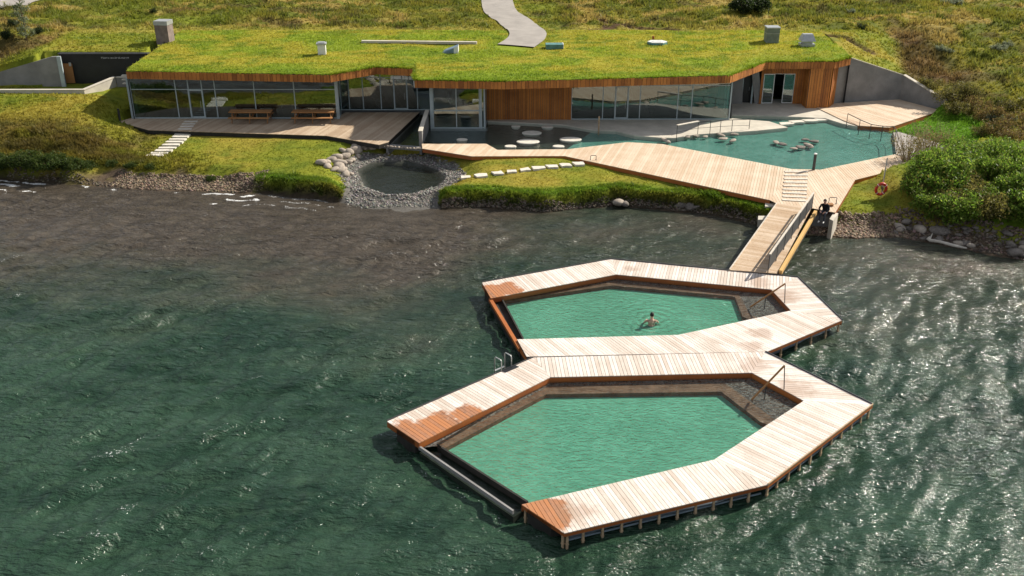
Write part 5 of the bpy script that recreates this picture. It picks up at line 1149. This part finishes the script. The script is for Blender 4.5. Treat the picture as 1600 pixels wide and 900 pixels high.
# ------------------------------------------------------------------ furniture and fittings
def picnic(px, label):
    c = P(px, 189.5, 1.3); t = thing('picnic_table', label, 'picnic table', c, 'picnic tables'); L = 3.0
    for k in range(5): MB().box((c.x, c.y - .32 + k * .16, c.z + .74), (L, .15, .045), 0, random.random()).build('table_plank', M_pic, t)
    for s in (-1, 1):
        b = MB()
        for k in range(2): MB().box((c.x, c.y + s * (.68 + .15 * k), c.z + .44), (L - .1, .14, .045), 0, random.random()).build('bench_plank', M_pic, t)
    for f in (-.42, 0, .42):
        x = c.x + f * L
        for s in (-1, 1): MB().beam((x, c.y + s * .62, c.z), (x, c.y + s * .22, c.z + .72), .045, .12).build('leg', M_pic, t)
        MB().beam((x + .05, c.y - .85, c.z + .40), (x + .05, c.y + .85, c.z + .40), .045, .1).build('bearer', M_pic, t)
    return t
picnic(393.5, 'long wooden picnic table standing closer to the glass door'); picnic(491, 'long wooden picnic table standing closer to the recessed corner')

def post(name, px, py, z, h, r_, label, cat, mat, cap=None):
    p = P(px, py, z); t = thing(name, label, cat, p); MB().lathe(tuple(p), [(r_, 0), (r_, h), (r_ * .9, h + .01)], 10).build('shaft', mat, t, False)
    MB().lathe((p.x, p.y, p.z + h), [(r_ * 1.15, .0), (r_ * 1.15, .05), (r_ * .7, .07)], 10).build('cap', cap or mat, t); return t
post('bollard_light', 187.5, 188.5, 1.28, .80, .075, 'black bollard light at the western tip of the shaded terrace', 'bollard', M_steel, M_black)
post('pool_post', 1271, 265.5, 1.2, 1.0, .09, 'dark post with a pale cap at the pool edge by the treads', 'post', M_steel, M_white)
post('timber_post', 935, 213, .9, 1.35, .055, 'slim pale timber post standing in the water before the pavement', 'post', M_post)
def railing(name, label, pts, h, mats, loc, mid=True, panel=None):
    t = thing(name, label, 'railing', loc)
    for p in pts: MB().tube([(p.x, p.y, p.z - .35), (p.x, p.y, p.z + h)], .022, 6).build('rail_post', mats, t)
    for i in range(len(pts) - 1):
        u = Vector((0, 0, h)); MB().tube([pts[i] + u, pts[i + 1] + u], .026, 6).build('top_rail', mats, t)
        if mid: MB().tube([pts[i] + u * .5, pts[i + 1] + u * .5], .014, 5).build('middle_rail', mats, t)
    return t
q1 = [P(1057, 216, 1.25), P(1090, 209.5, 1.25), P(1109, 208.5, 1.25), P(1125, 207, 1.25), P(1143, 206, 1.2), P(1170, 205, 1.1)]
rl = railing('pool_railing', 'low steel railing leading into the pool beside the concrete pavement', q1, .85, M_steel, q1[0])
MB().beam(q1[0] + Vector((0, 0, .9)), q1[1] + Vector((0, 0, .9)), .22, .05).build('shelf', M_log, rl)
q2 = [P(1322, 198, 1.1), P(1341, 208, 1.1), P(1358, 215.5, 1.1), P(1376, 218.5, 1.1), P(1393, 219, 1.15), P(1397, 225, 1.15), P(1400, 239, 1.2)]
railing('pool_railing', 'dark steel railing round the shallow eastern end of the warm pool', q2, .95, M_steel, q2[0])
def hoop(name, px, py, z, w, h, label, rz=0):
    p = P(px, py, z); d = Vector((math.cos(rz), math.sin(rz), 0)) * w / 2; u = Vector((0, 0, h)); t = thing(name, label, 'stand', p)
    MB().tube([p - d, p - d + u * .93, p - d * .8 + u, p + d * .8 + u, p + d + u * .93, p + d], .02, 6).build('hoop', M_steel, t)
    for s in (-1, 1): MB().lathe(tuple(p + d * s), [(.05, 0), (.05, .012), (.02, .02)], 8).build('foot_plate', M_steel, t)
hoop('grab_hoop', 927, 250, 1.2, .35, .30, 'small dark steel hoop on the boards above the lawn path')
hoop('grab_hoop', 1300.5, 318.5, 1.2, .42, .38, 'small dark steel hoop on the terrace behind the seated person')
b = P(1295, 321.5, 1.2); bx_ = MB(); bx_.box((b.x, b.y, b.z + .05), (.42, .26, .1)); bx_.box((b.x, b.y, b.z + .11), (.46, .30, .025)); o = bx_.build('floor_box', M_pic, loc=b); tag(o, 'small brown floor box on the terrace beside the steel hoop', 'box')

# life ring and its post
bp = PT(1379, 311); lp = thing('ring_post', 'thin steel post carrying the red life ring on the grass', 'post', (bp.x, bp.y + .3, GZ(bp.x, bp.y + .3) - .1)); c = lp.location
MB().tube([c, c + Vector((0, 0, 2.45))], .035, 8).build('shaft', M_galv, lp); MB().beam(c + Vector((-.02, -.06, .55)), c + Vector((-.02, -.06, .75)), .3, .04).build('bracket', M_steel, lp)
lr = thing('life_ring', 'red life ring hanging at the foot of a thin post beside the thicket', 'life ring', (c.x - .12, c.y - .14, c.z + .62)); c2 = lr.location; m = MB(); m2 = MB()
ring = [c2 + Vector((.30 * math.cos(a) * .95, -.05 * math.sin(a) * 1.2, .34 * math.sin(a))) for a in np.linspace(0, 2 * math.pi, 29)[:-1]]
m.tube(ring, .085, 10, closed=True).build('ring', M_red, lr, True)
for k in (3, 10, 17, 24): MB().tube([ring[k], (ring[k] + ring[k + 1]) / 2], .089, 10).build('band', M_white, lr, True)

# driftwood
a, b = P(1449, 374.5, .12), P(1511, 388, .1); m = MB(); m.tube([a + Vector((0, 0, .12)), a + (b - a) * .08, a + (b - a) * .3 + Vector((0, .05, .02)), a + (b - a) * .65, b], [.13, .10, .085, .09, .04], 8); m.tube([a + (b - a) * .05, a + Vector((.35, .3, .25))], [.06, .02], 6)
o = m.build('driftwood_log', M_log, None, True, loc=a); tag(o, 'pale bleached log lying along the waterline below the boulders', 'log')

# concrete abutment under the gangway head
ab = thing('gangway_abutment', 'concrete step and abutment beside the gangway head where the person sits', 'abutment', P(1288, 345, .4))
MB().prism([P2(x, y, .75) for x, y in [(1268, 338), (1302, 341), (1306, 334), (1275, 330)]], -.2, .78).build('step', M_conc, ab)
MB().prism([P2(x, y, 1.1) for x, y in [(1296, 342), (1302, 345), (1310, 333), (1303, 332)]], -.2, 1.1).build('wing_wall', M_concl, ab)
for k, (px, py) in enumerate(((1206, 319), (1196, 333))):
    p = P(px, py, 1.0); o = MB().prism([(p.x - .45, p.y - .3), (p.x + .3, p.y - .3), (p.x + .5, p.y + .3), (p.x - .3, p.y + .3)], .3, .98 - .25 * k).build('concrete_pad', M_concl, loc=p); tag(o, ['pale concrete pad tucked under the terrace edge at the gangway', 'pale concrete pad halfway down the bank beside the gangway'][k], 'pad', 'concrete pads by the gangway')

# interior plants seen through the glass
for px, yy_, lb in ((592, 72.9, 'potted plant behind the recessed glass by the door'), (408, 72.2, 'potted plant behind the glass near the first picnic table'), (1018, 71.4, 'low potted plant behind the eastern glass wall')):
    x_ = fx(px, yy_, 1.5); t = thing('potted_plant', lb, 'plant', (x_, yy_, 1.262)); MB().lathe((x_, yy_, 1.262), [(.16, 0), (.22, .38), (.20, .40)], 12).build('pot', M_black, t)
    link('foliage', leaf_mesh('foliage', .5, 1.5, 9, 40, .22, [(.03, .07, .015), (.02, .05, .012)], int(px), .4, .35), t); link('stem', stem_mesh('stem', .4, 1.2, 5, int(px), .015), t)
for k, (px, yy_) in enumerate(((245, 72.5), (365, 73.0), (440, 72.6), (505, 73.1))):
    x_ = fx(px, yy_, 1.5); t = thing('cafe_table', 'round cafe table behind the western glass wall, %s from the corner' % ORD[k], 'table', (x_, yy_, 1.262), 'cafe tables')
    MB().lathe((x_, yy_, 1.262), [(.45, .72), (.46, .735), (.45, .75)], 18).build('table_top', M_pic, t); MB().lathe((x_, yy_, 1.262), [(.25, 0), (.25, .02), (.035, .05), (.035, .72)], 12).build('pedestal', M_steel, t)

# ------------------------------------------------------------------ people
def figure(name, joints, bones, mats, region, label, loc, sub=2):
    """one continuous skin grown over a posed skeleton, coloured by the nearest bone"""
    names = list(joints); bm = bmesh.new(); sk = bm.verts.layers.skin.verify(); vv = {}
    for n_ in names:
        v = bm.verts.new(joints[n_][0]); r_ = joints[n_][1]; v[sk].radius = r_ if isinstance(r_, tuple) else (r_, r_); v[sk].use_root = (n_ == 'pelvis'); vv[n_] = v
    for a, b in bones: bm.edges.new((vv[a], vv[b]))
    me = bpy.data.meshes.new('skeleton'); bm.to_mesh(me); bm.free(); tmp = bpy.data.objects.new('skeleton', me); COL.objects.link(tmp)
    tmp.modifiers.new('skin', 'SKIN'); s = tmp.modifiers.new('smooth', 'SUBSURF'); s.levels = s.render_levels = sub
    dg = bpy.context.evaluated_depsgraph_get(); res = bpy.data.meshes.new_from_object(tmp.evaluated_get(dg)); bpy.data.objects.remove(tmp); bpy.data.meshes.remove(me)
    res.materials.clear()
    for m_ in mats: res.materials.append(m_)
    segs = [(Vector(joints[a][0]), Vector(joints[b][0]), region.get((a, b), region.get(b, 0))) for a, b in bones]
    for f_ in res.polygons:
        c_ = f_.center; best = (1e9, 0)
        for a, b, k in segs:
            d_ = b - a; t = max(0, min(1, (c_ - a).dot(d_) / max(d_.length_squared, 1e-9))); e = (c_ - a - d_ * t).length
            if e < best[0]: best = (e, k)
        f_.material_index = best[1]; f_.use_smooth = True
    root = thing('person', label, 'person', loc); res.name = 'body'; link('body', res, root); return root
def hand(J, B, side, wrist, d, out):
    """five fingers rooted in the palm"""
    d = Vector(d).normalized(); out = Vector(out).normalized(); w = Vector(wrist); palm = w + d * .075; J['palm' + side] = (tuple(palm), (.034, .022)); B.append(('wrist' + side, 'palm' + side)); n = d.cross(out).normalized()
    for k, L in enumerate((.07, .08, .074, .058)):
        o = out * (.03 - .02 * k); a = palm + d * .035 + o; b = a + d * L * .55 + n * .008; c = b + d * L * .4 + n * .028
        for q_, p_ in (('a', a), ('b', b), ('c', c)): J['f%d%s%s' % (k, q_, side)] = (tuple(p_), .0085)
        B.extend([('palm' + side, 'f%da%s' % (k, side)), ('f%da%s' % (k, side), 'f%db%s' % (k, side)), ('f%db%s' % (k, side), 'f%dc%s' % (k, side))])
    a = w + d * .045 + out * .035; b = a + d * .03 + out * .025; J['ta' + side] = (tuple(a), .011); J['tb' + side] = (tuple(b), .0095); B.extend([('wrist' + side, 'ta' + side), ('ta' + side, 'tb' + side)])
def face(root, c, fwd, s=1.0, hair=M_hair, long=False):
    """hair cap, ears, nose, eyes and mouth set on the head"""
    fwd = Vector(fwd).normalized(); up = Vector((0, 0, 1)); rt = fwd.cross(up).normalized(); up = rt.cross(fwd); c = Vector(c)
    bm = bmesh.new(); bmesh.ops.create_icosphere(bm, subdivisions=3, radius=1)
    kill = [v for v in bm.verts if (v.co.y > .35 and v.co.z < .45) or v.co.z < (-.75 if long else -.5)]; bmesh.ops.delete(bm, geom=kill, context='VERTS')
    for v in bm.verts: v.co = c + rt * v.co.x * .092 * s + fwd * (v.co.y * .108 - .008) * s + up * (v.co.z * .128 + .012) * s
    me = bpy.data.meshes.new('hair'); bm.to_mesh(me); bm.free(); me.materials.append(hair)
    for f_ in me.polygons: f_.use_smooth = True
    link('hair', me, root)
    def blob(nm, p, r_, mt_): 
        bm = bmesh.new(); bmesh.ops.create_uvsphere(bm, u_segments=8, v_segments=6, radius=1)
        for v in bm.verts: v.co = p + rt * v.co.x * r_[0] + fwd * v.co.y * r_[1] + up * v.co.z * r_[2]
        me = bpy.data.meshes.new(nm); bm.to_mesh(me); bm.free(); me.materials.append(mt_); link(nm, me, root)
    for e in (-1, 1): blob('ear', c + rt * e * .088 * s - up * .012 * s, (.012, .022, .032), M_skin); blob('eye', c + rt * e * .032 * s + fwd * .088 * s + up * .008 * s, (.012, .008, .008), M_jack)
    blob('nose', c + fwd * .102 * s - up * .022 * s, (.014, .02, .022), M_skin); blob('mouth', c + fwd * .09 * s - up * .062 * s, (.025, .008, .007), M_redc)

# bather seen from behind, shoulders just above the water
sp = P(1018.5, 499, ZW) + Vector((0, 0, -.15)); J = {}; B = []
J['pelvis'] = ((0, .10, -.42), (.15, .11)); J['waist'] = ((0, .03, -.22), (.135, .10)); J['chest'] = ((0, 0, 0.0), (.165, .11)); J['neck'] = ((0, .01, .17), .058); J['head0'] = ((0, .03, .27), (.075, .082)); J['head'] = ((0, .035, .36), (.078, .09)); J['crown'] = ((0, .03, .43), .055)
B += [('pelvis', 'waist'), ('waist', 'chest'), ('chest', 'neck'), ('neck', 'head0'), ('head0', 'head'), ('head', 'crown')]
for s_, e in (('l', -1), ('r', 1)):
    J['sh' + s_] = ((e * .195, .0, .085), .066); J['el' + s_] = ((e * .33, .16, -.10), .043); J['wrist' + s_] = ((e * .20, .40, -.10), .030); B += [('chest', 'sh' + s_), ('sh' + s_, 'el' + s_), ('el' + s_, 'wrist' + s_)]; hand(J, B, s_, (e * .20, .40, -.10), (-e * .4, 1, 0), (-e, -.4, .2))
    J['kn' + s_] = ((e * .14, .42, -.62), .07); J['an' + s_] = ((e * .12, .22, -.98), .045); J['toe' + s_] = ((e * .13, .40, -1.02), .035); B += [('pelvis', 'kn' + s_), ('kn' + s_, 'an' + s_), ('an' + s_, 'toe' + s_)]
rg = {'waist': 0, 'knl': 1, 'knr': 1}
pr = figure('person', J, B, [M_skin, M_swim], rg, 'bather with short dark hair and bare back, shoulder-deep in the farther pool', sp); face(pr, (0, .035, .352), (0.1, 1, .05))
# person sitting at the gangway head
sp = P(1289, 333, 1.2); fw_ = Vector((-.55, -.83, 0)).normalized(); rt_ = Vector((fw_.y, -fw_.x, 0)) * -1
L_ = lambda f_, r_, u_: tuple(fw_ * f_ + rt_ * r_ + Vector((0, 0, u_)))
J = {}; B = []
J['pelvis'] = (L_(0, 0, .10), (.15, .12)); J['waist'] = (L_(.04, 0, .28), (.14, .11)); J['chest'] = (L_(.14, 0, .47), (.165, .12)); J['neck'] = (L_(.24, 0, .62), .055); J['head0'] = (L_(.29, 0, .69), (.073, .082)); J['head'] = (L_(.31, 0, .78), (.078, .088)); J['crown'] = (L_(.30, 0, .85), .055)
B += [('pelvis', 'waist'), ('waist', 'chest'), ('chest', 'neck'), ('neck', 'head0'), ('head0', 'head'), ('head', 'crown')]
for s_, e in (('l', -1), ('r', 1)):
    J['sh' + s_] = (L_(.16, e * .19, .53), .065); J['el' + s_] = (L_(.30, e * .27, .30), .05); J['wrist' + s_] = (L_(.47, e * .14, .24), .032); B += [('chest', 'sh' + s_), ('sh' + s_, 'el' + s_), ('el' + s_, 'wrist' + s_)]; hand(J, B, s_, L_(.47, e * .14, .24), tuple(fw_ * .8 - rt_ * e * .5 + Vector((0, 0, -.4))), tuple(-rt_ * e))
    J['hip' + s_] = (L_(.08, e * .10, .10), .09); J['kn' + s_] = (L_(.46, e * .13, .13), .062); J['an' + s_] = (L_(.50, e * .12, -.32), .045); J['toe' + s_] = (L_(.66, e * .14, -.37), .04); B += [('pelvis', 'hip' + s_), ('hip' + s_, 'kn' + s_), ('kn' + s_, 'an' + s_), ('an' + s_, 'toe' + s_)]
rg = {'head0': 1, 'head': 1, 'crown': 1, 'knl': 2, 'knr': 2, 'hipl': 2, 'hipr': 2, 'anl': 2, 'anr': 2, 'toel': 3, 'toer': 3}
for k in list(J):
    if k.startswith(('palm', 'f0', 'f1', 'f2', 'f3', 'ta', 'tb')): rg[k] = 1
pr = figure('person', J, B, [M_jack, M_skin, M_jean, M_shoe], rg, 'person in a dark jacket and white shoes sitting on the terrace edge at the gangway', sp); face(pr, L_(.31, 0, .775), fw_ + Vector((0, 0, -.3)))
bg = P(1279.5, 334, .78); m = MB(); m.lathe((bg.x + .42, bg.y + .1, .78), [(.15, 0), (.19, .06), (.19, .28), (.12, .42), (.05, .46)], 12, sx=1.0, sy=.7); o = m.build('backpack', M_redc, None, True, loc=bg); tag(o, 'dark red rucksack standing on the concrete step beside the seated person', 'bag')
